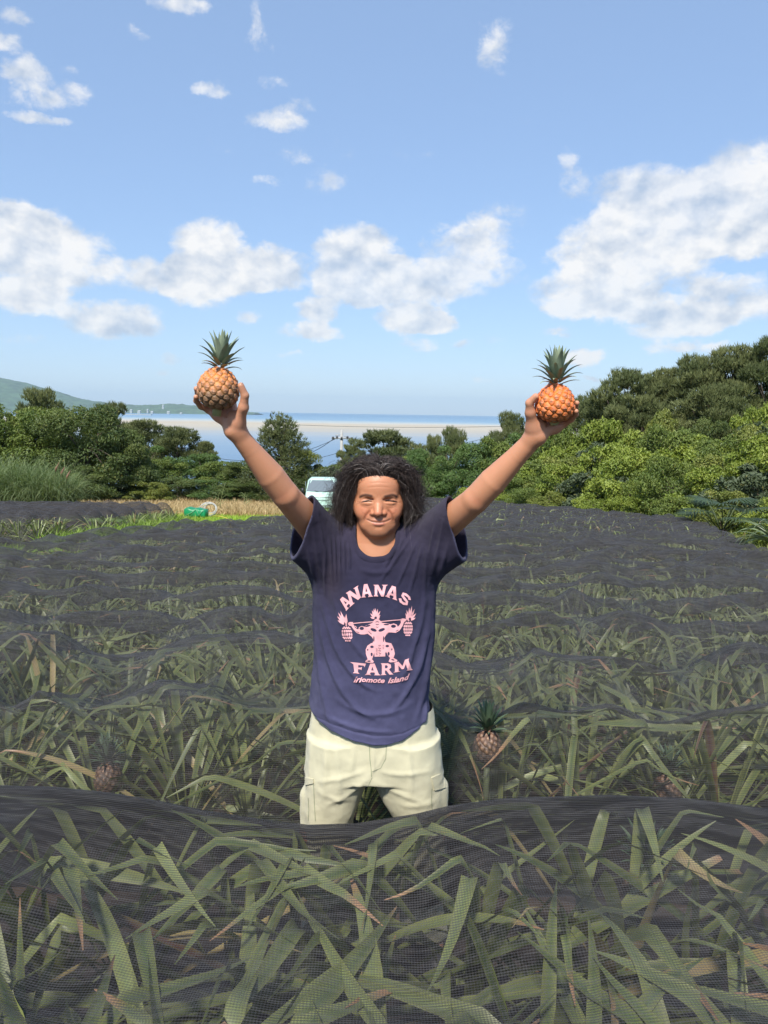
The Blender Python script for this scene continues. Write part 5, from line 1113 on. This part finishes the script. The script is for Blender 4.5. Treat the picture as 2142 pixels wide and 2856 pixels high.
holes = [el6(612, 722, 30, 22), el6(1030, 694, 34, 22), el6(690, 690, 40, 11, r_=-.25), el6(935, 672, 38, 10), el6(768, 742, 44, 20, r_=.35), el6(874, 742, 46, 20, r_=-.35), el6(772, 862, 8, 40), el6(900, 862, 8, 40), el6(746, 966, 24, 17), el6(948, 956, 24, 17), el6(742, 1066, 14, 24), el6(966, 1058, 14, 26), el6(708, 1154, 22, 9), el6(1022, 1138, 22, 9, r_=.3), el6(690, 1005, 9, 14), el6(1008, 1000, 9, 14),
         st6([(792, 640), (815, 632), (838, 640)], 9), st6([(796, 668), (815, 676), (836, 668)], 10), st6([(800, 700), (820, 712), (832, 700)], 7), st6([(520, 690), (545, 712)], 10), st6([(540, 765), (580, 780)], 8), st6([(1060, 762), (1095, 742)], 8), st6([(700, 762), (745, 800)], 7), st6([(938, 800), (962, 778)], 7)]
for (x, y) in ((846, 958), (848, 998), (848, 1030), (852, 1066)):
    holes.append(st6([(x-16, y-12), (x+16, y-14), (x+6, y), ], 7)); holes.append(st6([(x-2, y+2), (x-12, y+15)], 6))
for y in (1002, 1030, 1066): holes += [st6([(796, y-10), (818, y-10)], 6), st6([(800, y+4), (822, y+6)], 6)]
for y in (945, 970, 992): holes.append(st6([(886, y), (906, y-2)], 6))
wd.shape([[c6(*p) for p in OUT]]+holes, .0013, 5)
for a, b in (((430, 664), (772, 632)), ((852, 632), (1205, 602))): wd.shape([[c6(*p) for p in stroke([a, ((a[0]+b[0])/2, (a[1]+b[1])/2-3), b], 11)]], .0019, 5)
def crown6(bx, by, tips, w_=24, off_=.0016):
    for i, (tx, ty) in enumerate(tips):
        d = Vector((tx-bx, ty-by)); L_ = d.length; d.normalize(); n = Vector((-d.y, d.x)); b0 = Vector((bx, by))+d*L_*.25; mm = Vector((bx, by))+d*L_*.62; wd.shape([[c6(*(b0+n*w_*.28)), c6(*(mm+n*w_*.5)), c6(tx, ty), c6(*(mm-n*w_*.5)), c6(*(b0-n*w_*.28))]], off_+i*.00012, 6)
crown6(796, 600, [(722, 522), (722, 572), (745, 482), (856, 490), (858, 545), (850, 578), (768, 462), (822, 462), (788, 450)])
crown6(400, 688, [(290, 560), (296, 612), (300, 515), (420, 590), (408, 528), (330, 490), (378, 560)], 26)
crown6(1240, 626, [(1185, 520), (1322, 580), (1328, 520), (1202, 476), (1306, 462), (1236, 446), (1270, 425), (1188, 565)], 26)
for (bx, by, rx, ry, tl) in ((418, 785, 74, 108, -.12), (1222, 718, 66, 102, .05)):
    r_i = 0
    for yy in np.arange(-1, 1.01, .205):
        half = math.sqrt(max(0, 1-yy*yy)); n = max(1, int(round(half*5)))
        for j in range(n):
            xx = ((j+.5)/n*2-1)*half*.96 if n > 1 else 0; X_ = bx+xx*rx-yy*ry*math.sin(tl); Y_ = by+yy*ry*math.cos(tl)+8*(r_i % 2); wd.shape([el6(X_, Y_, 12.5, 11.5, 7)], .0016, 8)
        r_i += 1
wd.build('print_emblem', printm, shirt)
body_bvh = BVHTree.FromPolygons([Vector(v)+Vector(ORG) for v in [tuple(q.co) for q in body.data.vertices]], [tuple(q.vertices) for q in body.data.polygons])
eyem = mat('eye', (.014, .008, .007), .5, spec=.15)
for lp in ([(1008, 1401), (1017, 1397.2), (1028, 1395.4), (1038.5, 1398.8), (1029, 1399), (1018, 1400.4)], [(1074, 1398), (1085, 1395.4), (1098, 1396.5), (1109, 1401), (1098, 1400.2), (1086, 1398.8)]):
    w2 = Patch(body_bvh); w2.shape([lp], .0005, 2); w2.build('eye', eyem, man)
# trouser details
seamm = mat('trouser_seam', (.30, .32, .20), .9)
wd = Patch(pants_bvh)
for pts_, w_ in (([(1030, 2080), (1032, 2120), (1036, 2150)], 2.0), ([(1036, 2150), (1036, 2166)], 2.2), ([(1077, 2078), (1076, 2115), (1062, 2142), (1038, 2152)], 1.6), ([(875, 2180), (877, 2230), (880, 2290)], 1.6), ([(860, 2225), (862, 2260), (860, 2290)], 1.4), ([(1204, 2200), (1203, 2235), (1205, 2262)], 1.6), ([(1038, 2168), (1020, 2205), (1000, 2245)], 1.2)): wd.shape([stroke(pts_, w_)], .0012, 6)
wd.build('seam', seamm, pants)
flapm = pantm
def solid_patch(name, loop, th):
    w2 = Patch(pants_bvh); w2.shape([loop], th, 6); V1 = np.array([tuple(v) for v in w2.V]); w3 = Patch(pants_bvh); w3.shape([loop], .0, 6); V0 = np.array([tuple(v) for v in w3.V]); n = len(V1); F1 = np.array(w2.F)
    ec = {}
    for t in F1.tolist():
        for a, b in ((t[0], t[1]), (t[1], t[2]), (t[2], t[0])): ec[(a, b)] = 1
    be = [(a, b) for (a, b) in ec if (b, a) not in ec]; Fq = np.array([(b, a, a+n, b+n) for a, b in be]); col_ = np.tile((.60, .56, .38), (2*n, 1))
    link(name, mesh_np(np.concatenate([V1, V0])-ORG, [F1, Fq], False, col_), flapm, pants)
solid_patch('pocket_flap', [(1202, 2168), (1226, 2158), (1239, 2168), (1240, 2196), (1228, 2200), (1210, 2204)], .004)
solid_patch('pocket_flap', [(853, 2168), (876, 2172), (876, 2184), (854, 2190)], .004)

# ---- hair
g = np.random.default_rng(21)
def strands(nguide, per, S, wid, spread, fly, seed, zone):
    g = np.random.default_rng(seed); Vs, Fs = [], []; off_ = 0; t = np.linspace(0, 1, S)[None, :, None]
    al = []
    for i in range(nguide):
        # root on the scalp, in head millimetres
        while True:
            if zone == 1:
                x = g.uniform(-60, 60); z = 80-.0045*x*x+g.uniform(0, 16); y = 4+.012*x*x*.6+(z-80+.0045*x*x)*.7; break
            u = g.normal(0, 1, 3); u /= np.linalg.norm(u)
            x, y, z = u[0]*75, 92+u[1]*95, 28+u[2]*89
            if z > (80 if i % 3 == 0 else 88)-.0050*x*x and y > 4 and (i % 3 or y < 60): break
            if abs(x) > 60 and y > 58 and z > 5: break
            if y > 95 and z > -25: break
        sgn = 1 if x > 6+g.normal(0, 7) else -1
        if zone == 1: back_ok = False
        nrm_ = np.array([x/75**2, (y-92)/95**2, (z-28)/89**2]); nrm_ /= np.linalg.norm(nrm_)
        vol = 1.0 if sgn < 0 else .95
        back = g.random()
        outx = sgn*(g.uniform(84, 128)*vol if g.random() < .8 else g.uniform(120, 140)*vol)
        yy = np.clip(y*.55+g.uniform(25, 90), 42, 190)
        zend = g.uniform(-128, -15) if sgn < 0 else g.uniform(-108, -5)
        if (back > .72 or y > 150) and zone == 0: outx = g.uniform(-95, 95); yy = g.uniform(150, 205); zend = g.uniform(-125, -40)
        ins = abs(outx) < 66
        p0 = np.array([x, y, z]); lift = g.uniform(12, 30)
        p1 = p0+nrm_*lift*1.7+np.array([sgn*12, 0 if z < 60 else 6, 10 if z > 60 else 2]); p2 = np.array([outx*1.06, yy, max(z*.8, 40)-g.uniform(0, 45)]); p3 = np.array([outx*g.uniform(.72, 1.08), yy-g.uniform(0, 25), zend])
        if abs(p3[0]) < 74 and p3[1] < 100: p3[0] = sgn*g.uniform(76, 100)
        tt = t[0]; G_ = (1-tt)**3*p0+3*(1-tt)**2*tt*p1+3*(1-tt)*tt**2*p2+tt**3*p3
        ph = g.uniform(0, 6.28, 3); fr_ = g.uniform(1.3, 3.3, 3); amp = g.uniform(6, 19, 3)*np.array([1, .8, .8])
        for c in range(3): G_[:, c] += amp[c]*np.sin(tt[:, 0]*fr_[c]*6.28+ph[c])*tt[:, 0]**.8
        if zone == 1:
            sgn = 1 if x > 8 else -1; f_ = g.random(); p1 = p0+np.array([sgn*10, -9, 40+18*f_]); p2 = np.array([sgn*(78+30*f_)+x*.2, 20+50*g.random(), 118-30*g.random()]); p3 = np.array([sgn*g.uniform(84, 128), g.uniform(35, 90), g.uniform(-70, 40)]); G_ = (1-tt)**3*p0+3*(1-tt)**2*tt*p1+3*(1-tt)*tt**2*p2+tt**3*p3; G_ += np.sin(tt*g.uniform(6, 13)+g.uniform(0, 6))*np.array([6, 4, 5])*tt
        off0 = g.normal(0, 1, (per, 1, 3))*np.array([5.0, 4.5, 3.6]); shape = (1-.45*t)*(1+spread*t)
        fl = (g.random(per) < fly)[:, None, None]; ph2 = g.uniform(0, 6.28, (per, 1, 3)); fz = g.uniform(1.5, 5, (per, 1, 3))
        P_ = G_[None]+off0*shape+np.where(fl, 20, 1.6)*np.sin(t*fz*6.28+ph2)*t + np.where(fl, 1, 0)*t*g.normal(0, 1, (per, 1, 3))*np.array([22, 18, 22])
        # keep out of the face and the skull
        q = (P_-np.array([0, 92, 26]))/np.array([76, 96, 90]); r_ = np.linalg.norm(q, axis=2, keepdims=True); P_ = np.where(r_ < 1.0, np.array([0, 92, 26])+q/np.maximum(r_, .3)*1.01*np.array([76, 96, 90]), P_)
        lim = np.interp(P_[..., 2], [-60, 0, 30, 66], [80, 76, 66, 50])-np.clip(P_[..., 1]-40, 0, 30)*.0; bad = (P_[..., 2] < 66) & (P_[..., 1] < 62) & (np.abs(P_[..., 0]) < lim); P_[..., 0] = np.where(bad, sgn*(lim+np.abs(P_[..., 0]-sgn*lim)*.12), P_[..., 0])
        al.append(P_)
    P_ = np.concatenate(al)/1000+np.array(O); n = len(P_)
    T_ = np.gradient(P_, axis=1); T_ /= np.linalg.norm(T_, axis=2, keepdims=True)+1e-9; rf = g.normal(0, 1, (n, 1, 3)); A_ = np.cross(T_, rf); A_ /= np.linalg.norm(A_, axis=2, keepdims=True)+1e-9; B_ = np.cross(T_, A_)
    w_ = wid*g.uniform(.6, 1.3, (n, 1, 1))*(1-.75*t**2); V = np.stack([P_+w_*(A_*math.cos(a)+B_*math.sin(a)) for a in (0, 2.094, 4.189)], 2)
    idx = np.arange(n*S*3).reshape(n, S, 3); nx_ = np.roll(idx, -1, 2); F = np.stack([idx[:, :-1], nx_[:, :-1], nx_[:, 1:], idx[:, 1:]], -1).reshape(-1, 4)
    c = np.array([.024, .017, .015])*(1-g.random((n, 1))*.3)+np.array([.11, .080, .068])*(g.random((n, 1))**2.2)*.7; c[g.random(n) < .025] = (.30, .27, .25)
    C = np.repeat(c, S*3, 0); return V.reshape(-1, 3), F, C
hairm = mat('hair', (1, 1, 1), .45, attr=True, spec=.4)
V, F, C = strands(560, 28, 22, .00045, 1.1, .15, 31, 0); V2, F2, C2 = strands(200, 24, 24, .00055, 1.0, .05, 35, 1)
F = np.concatenate([F, F2+len(V)]); V = np.concatenate([V, V2]); C = np.concatenate([C, C2])
child('hair', mesh_np(toloc(V), F, True, C), hairm)
tag(man, 'smiling person with wavy black hair, navy T-shirt and pale khaki trousers, arms raised', 'person')

# ---- the two pineapples held up
def held(cx_, cy_, Y_, h, w, seed, top, bot, seam, label, cr_seed, Lm, stalk, tilt, split, soft, cn=30, sp=1.0):
    p = at(cx_, cy_, Y_); t = empty('pineapple', p); t.rotation_euler = tilt
    me = fruit_mesh(seed, h, w, top, bot, seam, ne=116, bump=.0040, split=split, soft=soft, nu=260, nv=220); link('fruit', me, fruitm, t)
    c = link('crown', crown_mesh(cr_seed, n=cn, Lm=Lm, base_r=.013, w=.0205, ht=.042, spread=sp, pal=((.17, .215, .14), (.26, .31, .21))), crownm, t); c.location = (0.002, 0, h/2-.004)
    m = MB(); m.tube([(0, 0, -h/2+.012), (0, -.002, -h/2-.002), (0, -.003, -h/2-stalk)], [.0135, .0125, .0118], 12, c3=(.30, .30, .12)); m.tube([(0, -.003, -h/2-stalk-.0003), (0, -.003, -h/2-stalk-.001)], [.0100, .0095], 12, c3=(.52, .46, .24)); m.build('stem', crownm, t, col=True)
    m = MB(); g = random.Random(seed)
    for i in range(11):
        a = i*.571+g.uniform(-.15, .15); r1, r2 = .013, g.uniform(.022, .034); z0 = -h/2+.006; V_ = []
        for rr, zz, ww in ((r1, z0-.004, .006), ((r1+r2)/2, z0-.002+g.uniform(-.002, .004), .0075), (r2, z0+g.uniform(-.004, .004), .001)):
            for s_ in (-1, 1): V_.append((math.cos(a)*rr-math.sin(a)*ww*s_, math.sin(a)*rr+math.cos(a)*ww*s_, zz))
        m.add(V_, [(0, 1, 3, 2), (2, 3, 5, 4)], (.34, .24, .15))
    m.build('bract', crownm, t, col=True)
    tag(t, label, 'pineapple'); return t
held(609, 1083, 2.098, .116, .108, 3, (.74, .24, .07), (.26, .14, .07), (.10, .075, .018), 'orange topped, brown bottomed pineapple held up in the hand above the bay', 12, .066, .016, (.10, .06, .4), .25, .42, 32, 1.35)
held(1548, 1124, 2.098, .107, .103, 8, (.80, .18, .045), (.56, .17, .045), (.15, .085, .015), 'redder, rounder orange pineapple held up in the hand beside the wooded slope', 17, .070, .005, (.02, -.07, 1.3), -.1, .6, 38, 1.6)

# ------------------------------------------------------------------ small kei truck facing the camera
paint = mat('mint_paint', (.47, .66, .57), .35, spec=.4, coat=.2, noise_amt=.03, nscale=4)
glass = mat('windscreen_glass', (.30, .34, .34), .06, spec=.9, metal=.55)
black = mat('black_plastic', (.02, .02, .022), .5); chrome = mat('lamp_glass', (.75, .78, .78), .12, spec=.9, metal=.4)
yel = mat('yellow_plate', (.85, .55, .03), .5); rub = mat('tyre_rubber', (.02, .02, .02), .8); grey = mat('grey_metal', (.32, .33, .33), .5, noise_amt=.15, nscale=3)
dark_in = mat('cab_interior', (.03, .03, .03), .8); wood_bed = mat('load_bed', (.30, .50, .42), .5)
TY = 33.0; lp = at(846, 1400, TY); zt = at(905, 1331, TY+.9).z; tx = lp.x+.74; tz0 = zt-1.78
tr = empty('kei_truck', (tx, TY+1.6, tz0), R(2))
def loft(m, secs, closed=True):
    """secs: list of (y, [(x,z)...]) joined front to back"""
    V = []; n = len(secs[0][1])
    for y, s in secs:
        V += [(x, y, z) for x, z in s]
    F = [(i*n+k, (i+1)*n+k, (i+1)*n+(k+1) % n, i*n+(k+1) % n) for i in range(len(secs)-1) for k in range(n)]
    F += [tuple(range(n)), tuple((len(secs)-1)*n+k for k in range(n))[::-1]]; m.add(V, F)
def sec_(w, z0, z1, wt, rd=.08):
    return [(-w, z0), (w, z0), (w, z0+(z1-z0)*.5), ((w+wt)/2, z1-rd*1.6), (wt-rd*.2, z1-rd*.5), (wt-rd, z1), (-wt+rd, z1), (-wt+rd*.2, z1-rd*.5), (-(w+wt)/2, z1-rd*1.6), (-w, z0+(z1-z0)*.5)]
m = MB()
loft(m, [(-1.60, sec_(.66, .36, .98, .62, .10)), (-1.56, sec_(.71, .30, 1.03, .68, .08)), (-1.42, sec_(.737, .28, 1.13, .70, .06)), (-1.30, sec_(.737, .28, 1.22, .69, .06)), (-.95, sec_(.737, .28, 1.70, .58, .09)), (-.80, sec_(.737, .28, 1.765, .57, .08)), (-.45, sec_(.737, .28, 1.775, .57, .08)), (-.38, sec_(.73, .28, 1.75, .56, .08))])
cab = m.build('cab', paint, tr)
m = MB(); a, b = Vector((0, -1.335, 1.195)), Vector((0, -.975, 1.655))
n_ = Vector((0, -(b.z-a.z), (b.y-a.y))).normalized()*.030
V_ = []
for s in range(7):
    t = s/6; p = a.lerp(b, t); w = .675*(1-t)+.565*t
    for k in range(9): u = k/4-1; V_.append((u*w, p.y+n_.y+.05*u*u*.9, p.z+n_.z))
m.add(V_, [(i*9+j, i*9+j+1, (i+1)*9+j+1, (i+1)*9+j) for i in range(6) for j in range(8)]); m.build('windscreen', glass, tr)
m = MB(); 
for sx_ in (-1, 1): m.tube([(sx_*.08-.05, -1.375, 1.20), (sx_*.30, -1.365, 1.235), (sx_*.52*(1 if sx_ > 0 else .6), -1.345, 1.27)], .009, 5)
m.build('wiper', black, tr)
for sx_ in (-1, 1):
    m = MB(); V_ = [(sx_*.40, -1.612, .90), (sx_*.44, -1.612, .80), (sx_*.64, -1.60, .80), (sx_*.722, -1.52, .90), (sx_*.715, -1.52, 1.00), (sx_*.60, -1.60, .98)]; V2 = [(x, y+.12, z) for x, y, z in V_]
    m.add(V_+V2, [(0, 1, 2, 3, 4, 5)]+[(i, (i+1) % 6, 6+(i+1) % 6, 6+i) for i in range(6)]); h = m.build('headlight', chrome, tr, smooth=False)
    m = MB(); m.tube([(sx_*.56, -1.61, .89), (sx_*.56, -1.624, .89)], [.05, .045], 12); m.build('lamp_lens', mat('lens', (.85, .87, .85), .1, spec=1), h)
    m = MB(); m.box((sx_*.86, -1.18, 1.22), (.13, .05, .24)); m.tube([(sx_*.74, -1.15, 1.15), (sx_*.86, -1.16, 1.20)], .015, 6); m.build('wing_mirror', black, tr)
    m = MB(); m.box((sx_*.7385, -.85, 1.40), (.012, .52, .40)); m.build('side_window', glass, tr)
m = MB(); m.box((0, -1.615, .60), (1.34, .05, .17)); gb = m.build('bumper', paint, tr)
m = MB(); m.box((.06, -1.642, .60), (.86, .01, .135)); gr = m.build('grille', black, tr)
for k in range(3):
    m = MB(); m.box((.06, -1.652, .555+.045*k), (.84, .012, .018)); m.build('grille_bar', paint, gr)
m = MB(); m.box((-.43, -1.665, .60), (.33, .012, .165)); m.build('number_plate', yel, tr)
m = MB(); m.box((0, -1.607, .86), (.62, .012, .012)); m.box((0, -1.607, 1.0), (.9, .012, .010)); m.build('panel_line', black, tr)
m = MB(); loft(m, [(-.34, [(-.70, .62), (.70, .62), (.70, .70), (-.70, .70)]), (1.60, [(-.70, .62), (.70, .62), (.70, .70), (-.70, .70)])]); m.build('load_bed', wood_bed, tr, smooth=False)
for sx_ in (-1, 1):
    m = MB(); m.box((sx_*.71, .63, .84), (.03, 1.94, .29)); m.build('side_gate', paint, tr, smooth=False)
m = MB(); m.box((0, 1.60, .84), (1.40, .03, .29)); m.build('tailgate', paint, tr, smooth=False)
m = MB(); m.box((0, .0, .45), (.9, 3.0, .14)); m.build('chassis', black, tr, smooth=False)
for sx_ in (-1, 1):
    for yy in (-1.05, .95):
        m = MB(); m.tube([(sx_*.54, yy, .265), (sx_*.56, yy, .265), (sx_*.68, yy, .265), (sx_*.70, yy, .265)], [.24, .265, .265, .24], 20); w = m.build('wheel', rub, tr); m = MB(); m.tube([(sx_*.69, yy, .265), (sx_*.708, yy, .265)], [.16, .13], 16); m.build('rim', grey, w)
tag(tr, 'mint green light truck with yellow plate parked behind the shoulder of the man', 'truck')

# ------------------------------------------------------------------ utility poles and wires
conc = mat('concrete', (.36, .36, .34), .85, noise_amt=.15, nscale=6)
PY = 58.0; top = at(953, 1199, PY); pb = G(top.x, PY); pl_ = empty('utility_pole', (top.x, PY, pb))
m = MB(); m.tube([(0, 0, -.5), (0, 0, top.z-pb)], [.17, .10], 10); m.build('post', conc, pl_)
def rel(px, py, dy=0): p = at(px, py, PY+dy); return (p.x-top.x, dy, p.z-pb)
m = MB(); m.box((rel(953, 1220)[0], -.12, rel(953, 1222)[2]), (1.5, .10, .10)); m.tube([rel(930, 1224), rel(953, 1219), rel(981, 1225)], .035, 6); m.tube([rel(935, 1214), rel(948, 1213)], .03, 6); m.tube([rel(940, 1213), rel(940, 1222)], .03, 6); m.tube([rel(958, 1216), rel(972, 1219), rel(981, 1225)], .03, 6); m.build('crossarm', grey, pl_)
for (a, b) in ((929, 1222), (940, 1221), (953, 1223), (969, 1221), (981, 1224)):
    m = MB(); c = rel(a, b, -.1); m.tube([(c[0], c[1], c[2]-.1), c, (c[0], c[1], c[2]+.09), (c[0], c[1], c[2]+.12)], [.05, .10, .09, .03], 8); m.build('insulator', black, pl_)
m = MB(); m.box(rel(951, 1262), (.5, .3, .16)); m.tube([rel(945, 1260), rel(951, 1262)], .05, 6); m.build('bracket', black, pl_)
m = MB(); m.tube([rel(956, 1212), rel(955, 1200)], [.03, .02], 6); m.build('lightning_rod', grey, pl_)
tag(pl_, 'grey utility pole with crossarm and insulators against the bay above the truck', 'pole')
def wire(p, q, sag, label, r=.022):
    p, q = Vector(p), Vector(q); m = MB(); m.tube([p.lerp(q, t/14)-Vector((0, 0, sag*4*(t/14)*(1-t/14))) for t in range(15)], r, 4, cap=False); o = m.build('power_line', black); tag(o, label, 'cable'); return o
wire(at(940, 1222, PY), at(560, 1268, PY+4), 1.0, 'upper power line running left from the crossarm of the utility pole')
wire(at(930, 1224, PY), at(690, 1268, PY-12), .8, 'thin power line going down behind the right forearm from the pole')
wire(at(947, 1262, PY), at(560, 1280, PY+2), .7, 'lowest power line running left from the black bracket of the pole')
wire(at(981, 1225, PY), at(1420, 1196, PY+30), 1.2, 'power line running right from the crossarm over the umbrella pine')
wire(at(800, 1184, 190), at(1440, 1188, 190), .5, 'long power line crossing the pale sand flats from side to side', .06)
PY2 = 52; t2 = at(346, 1190, PY2); m = MB(); b2 = G(t2.x, PY2); m.tube([(0, 0, -.3), (0, 0, t2.z-b2-.5), (0, 0, t2.z-b2)], [.17, .14, .03], 9); o = m.build('concrete_post', conc); o.location = (t2.x, PY2, b2); tag(o, 'pale pointed post standing between the big left tree and the spreading pines', 'post')

# ------------------------------------------------------------------ green tarpaulin bundle, hose coil, yellow hose
tarpm = mat('green_tarpaulin', (.008, .23, .085), .38, noise_amt=.2, nscale=4, bump=.4, bscale=9, spec=.5)
c = at(548, 1444, 27.0); zg = G(c.x, 27); Wd = 60/FPX*27; m = MB(); V_ = []; nx_, nz_ = 22, 14
secs = []
for i in range(nx_):
    u = i/(nx_-1)*2-1; s = []
    for k in range(18):
        a = 2*math.pi*k/18; ca, sa = math.cos(a), math.sin(a); e = lambda v, p: math.copysign(abs(v)**p, v)
        wy = .24*(1-.12*abs(u)**4); hz2 = .17*(1-.10*abs(u)**6)*(1.0-.08*u); wv_ = 1+.07*noise.noise(Vector((u*3, ca*2, sa*2)))+.03*noise.noise(Vector((u*9, ca*5, sa*5))); s.append((e(ca, .45)*wy*wv_, hz2+e(sa, .45)*hz2*wv_+.012*math.sin(u*7)*(sa > .3)))
    secs.append((u*Wd/2*(1-.02*abs(math.sin(u*3))), s))
V_ = [(x, y, z) for x, s in secs for y, z in s]; F_ = [(i*18+k, i*18+(k+1) % 18, (i+1)*18+(k+1) % 18, (i+1)*18+k) for i in range(nx_-1) for k in range(18)]+[tuple(range(18))[::-1], tuple((nx_-1)*18+k for k in range(18))]
m.add(V_, F_); root = empty('tarpaulin_bundle', (c.x, 27, zg+.06), R(-4)); root.scale = (1, 1, .95)
m.build('tarpaulin', tarpm, root)
m = MB(); m.tube([(-Wd*.46, -.25, .06), (-Wd*.1, -.27, .20), (Wd*.1, -.25, .345)], .008, 5); m.tube([(Wd*.1, -.26, .33), (Wd*.22, -.27, .1), (Wd*.44, -.25, .32)], .008, 5); m.build('rope', mat('light_rope', (.25, .42, .25), .8), root)
tag(root, 'box shaped bundle wrapped in bright green tarpaulin on the grass', 'tarpaulin')
whm = mat('white_hose', (.45, .45, .41), .6); ym = mat('yellow_hose', (.72, .58, .08), .5)
c = at(583, 1440, 28.0); zg = G(c.x, 28); root = empty('hose_coil', (c.x, 28, zg)); 
for k in range(7):
    m = MB(); r_ = .25-.012*k+.02*math.sin(k*2); tl = .9+.12*math.sin(k*1.7); m.tube([(math.cos(a)*r_*1.25+.02*k-.05, math.sin(a)*r_*math.cos(tl)-.05+.03*math.sin(k), .27+math.sin(a)*r_*math.sin(tl)*1.2+.01*k) for a in [2*math.pi*j/28 for j in range(29)]], .013, 6, cap=False); m.build('hose_loop', whm if k != 3 else ym, root)
tag(root, 'loose coil of white hose lying behind the green tarpaulin', 'hose')
m = MB(); m.tube([Vector((p.x, p.y, G(p.x, p.y)+.10+.04*math.sin(i))) for i, p in enumerate([at(a, b, d) for a, b, d in ((590, 1450, 27), (612, 1452, 26.4), (630, 1458, 25.4), (650, 1464, 24), (680, 1463, 24.5), (705, 1458, 25.2))])], .014, 6); o = m.build('yellow_hose', ym); tag(o, 'thin yellow hose snaking over the grass towards the right of the tarpaulin', 'hose')
# sticks / tall weeds by the tarpaulin
for i, (a, b, a2, b2, Y_) in enumerate(((612, 1410, 628, 1345, 30), (604, 1410, 612, 1372, 30), (683, 1412, 684, 1372, 33), (690, 1412, 689, 1380, 33))):
    p, q = at(a, b+8, Y_), at(a2, b2, Y_); m = MB(); p.z = G(p.x, p.y); m.tube([p, p.lerp(q, .5)+Vector((-.04, 0, 0)), q], [.014, .010, .006], 5, c3=(.22, .26, .10))
    for t in (.35, .5, .65, .8): 
        e = p.lerp(q, t); s_ = 1 if int(t*10) % 2 else -1; m.tube([e, e+Vector((.14*s_, 0, .14)), e+Vector((.28*s_, 0, .10))], [.010, .008, .002], 4, c3=(.28, .34, .14))
    o = m.build('reed', grassm, None, col=True); tag(o, ['tall slanting reed rising behind the hose coil', 'shorter reed just left of the tall slanting one by the hose coil', 'thin upright reed left of the elbow', 'second thin reed, right of the other one near the elbow'][i], 'reed')
# ------------------------------------------------------------------ houses of the town on the headland
white = mat('white_wall', (.34, .36, .34), .8); redr = mat('red_roof', (.42, .13, .08), .8); greyr = mat('grey_roof', (.40, .41, .42), .8)
HS = [(272, 1133, 13, 6, 0, 'white hall on the headland nearest the big left tree'), (288, 1136, 11, 5, 0, 'small white house right of the hall on the headland'), (301, 1137, 12, 4, 2, 'grey roofed house on the headland above the left pines'), (331, 1142, 17, 5, 1, 'long red roofed building by the shore of the headland'), (349, 1138, 10, 5, 0, 'white house right of the red roofed building on the headland'), (366, 1141, 12, 4, 0, 'low white building in the middle of the headland town'), (388, 1144, 16, 4, 0, 'wide low white shed on the headland shore'), (412, 1140, 8, 4, 0, 'small white house high in the headland town'), (424, 1146, 12, 4, 2, 'grey shed on the headland waterfront'), (455, 1128, 9, 4, 0, 'lone white house on the crest of the headland'), (470, 1146, 14, 4, 0, 'white building on the shore right of the headland town'), (505, 1150, 12, 4, 0, 'last white building on the shore, right of the town')]
for i, (px, py, w, h, rf, lab) in enumerate(HS):
    p = at(px, py, HY-1250-3*i); s = p.y/FPX; h *= .40; q = empty('house', (p.x, p.y, p.z-h*s-3*s)); m = MB(); m.box((0, 0, h*s/2-12), (w*s*.5, 26, h*s+24)); m.build('wall', white, q, smooth=False)
    m = MB(); W_ = w*s*.27; z0 = h*s; m.add([(-W_, -15, z0), (W_, -15, z0), (W_, 15, z0), (-W_, 15, z0), (-W_*.9, 0, z0+2.4*s), (W_*.9, 0, z0+2.4*s)], [(0, 1, 5, 4), (2, 3, 4, 5), (1, 2, 5), (3, 0, 4), (3, 2, 1, 0)]); m.build('roof', [white, redr, greyr][rf], q, smooth=False)
    tag(q, lab, 'house', 'houses of the town on the headland')
p0_, p1_ = at(350, 1153, 5200), at(423, 1155, 5200); m = MB(); m.box(((p0_.x+p1_.x)/2, 5200, SEA+1.5), (p1_.x-p0_.x, 30, 7)); o = m.build('breakwater', conc, smooth=False); tag(o, 'long low grey breakwater off the headland town', 'breakwater')
# ------------------------------------------------------------------ air
hz_m = bpy.data.materials.new('haze'); hz_m.use_nodes = True; nt = hz_m.node_tree; nt.nodes.clear(); pv = nt.nodes.new('ShaderNodeVolumePrincipled'); ho = nt.nodes.new('ShaderNodeOutputMaterial'); nt.links.new(pv.outputs[0], ho.inputs['Volume'])
pv.inputs['Color'].default_value = (.66, .86, 1.0, 1); pv.inputs['Density'].default_value = HAZE = .00005; pv.inputs['Anisotropy'].default_value = 0.0
m = MB(); m.box((0, FAR/2+0, 240), (2*FAR+400, FAR+2000, 240*2+2*46)); o = m.build('haze', hz_m, smooth=False); tag(o, kind='stuff')
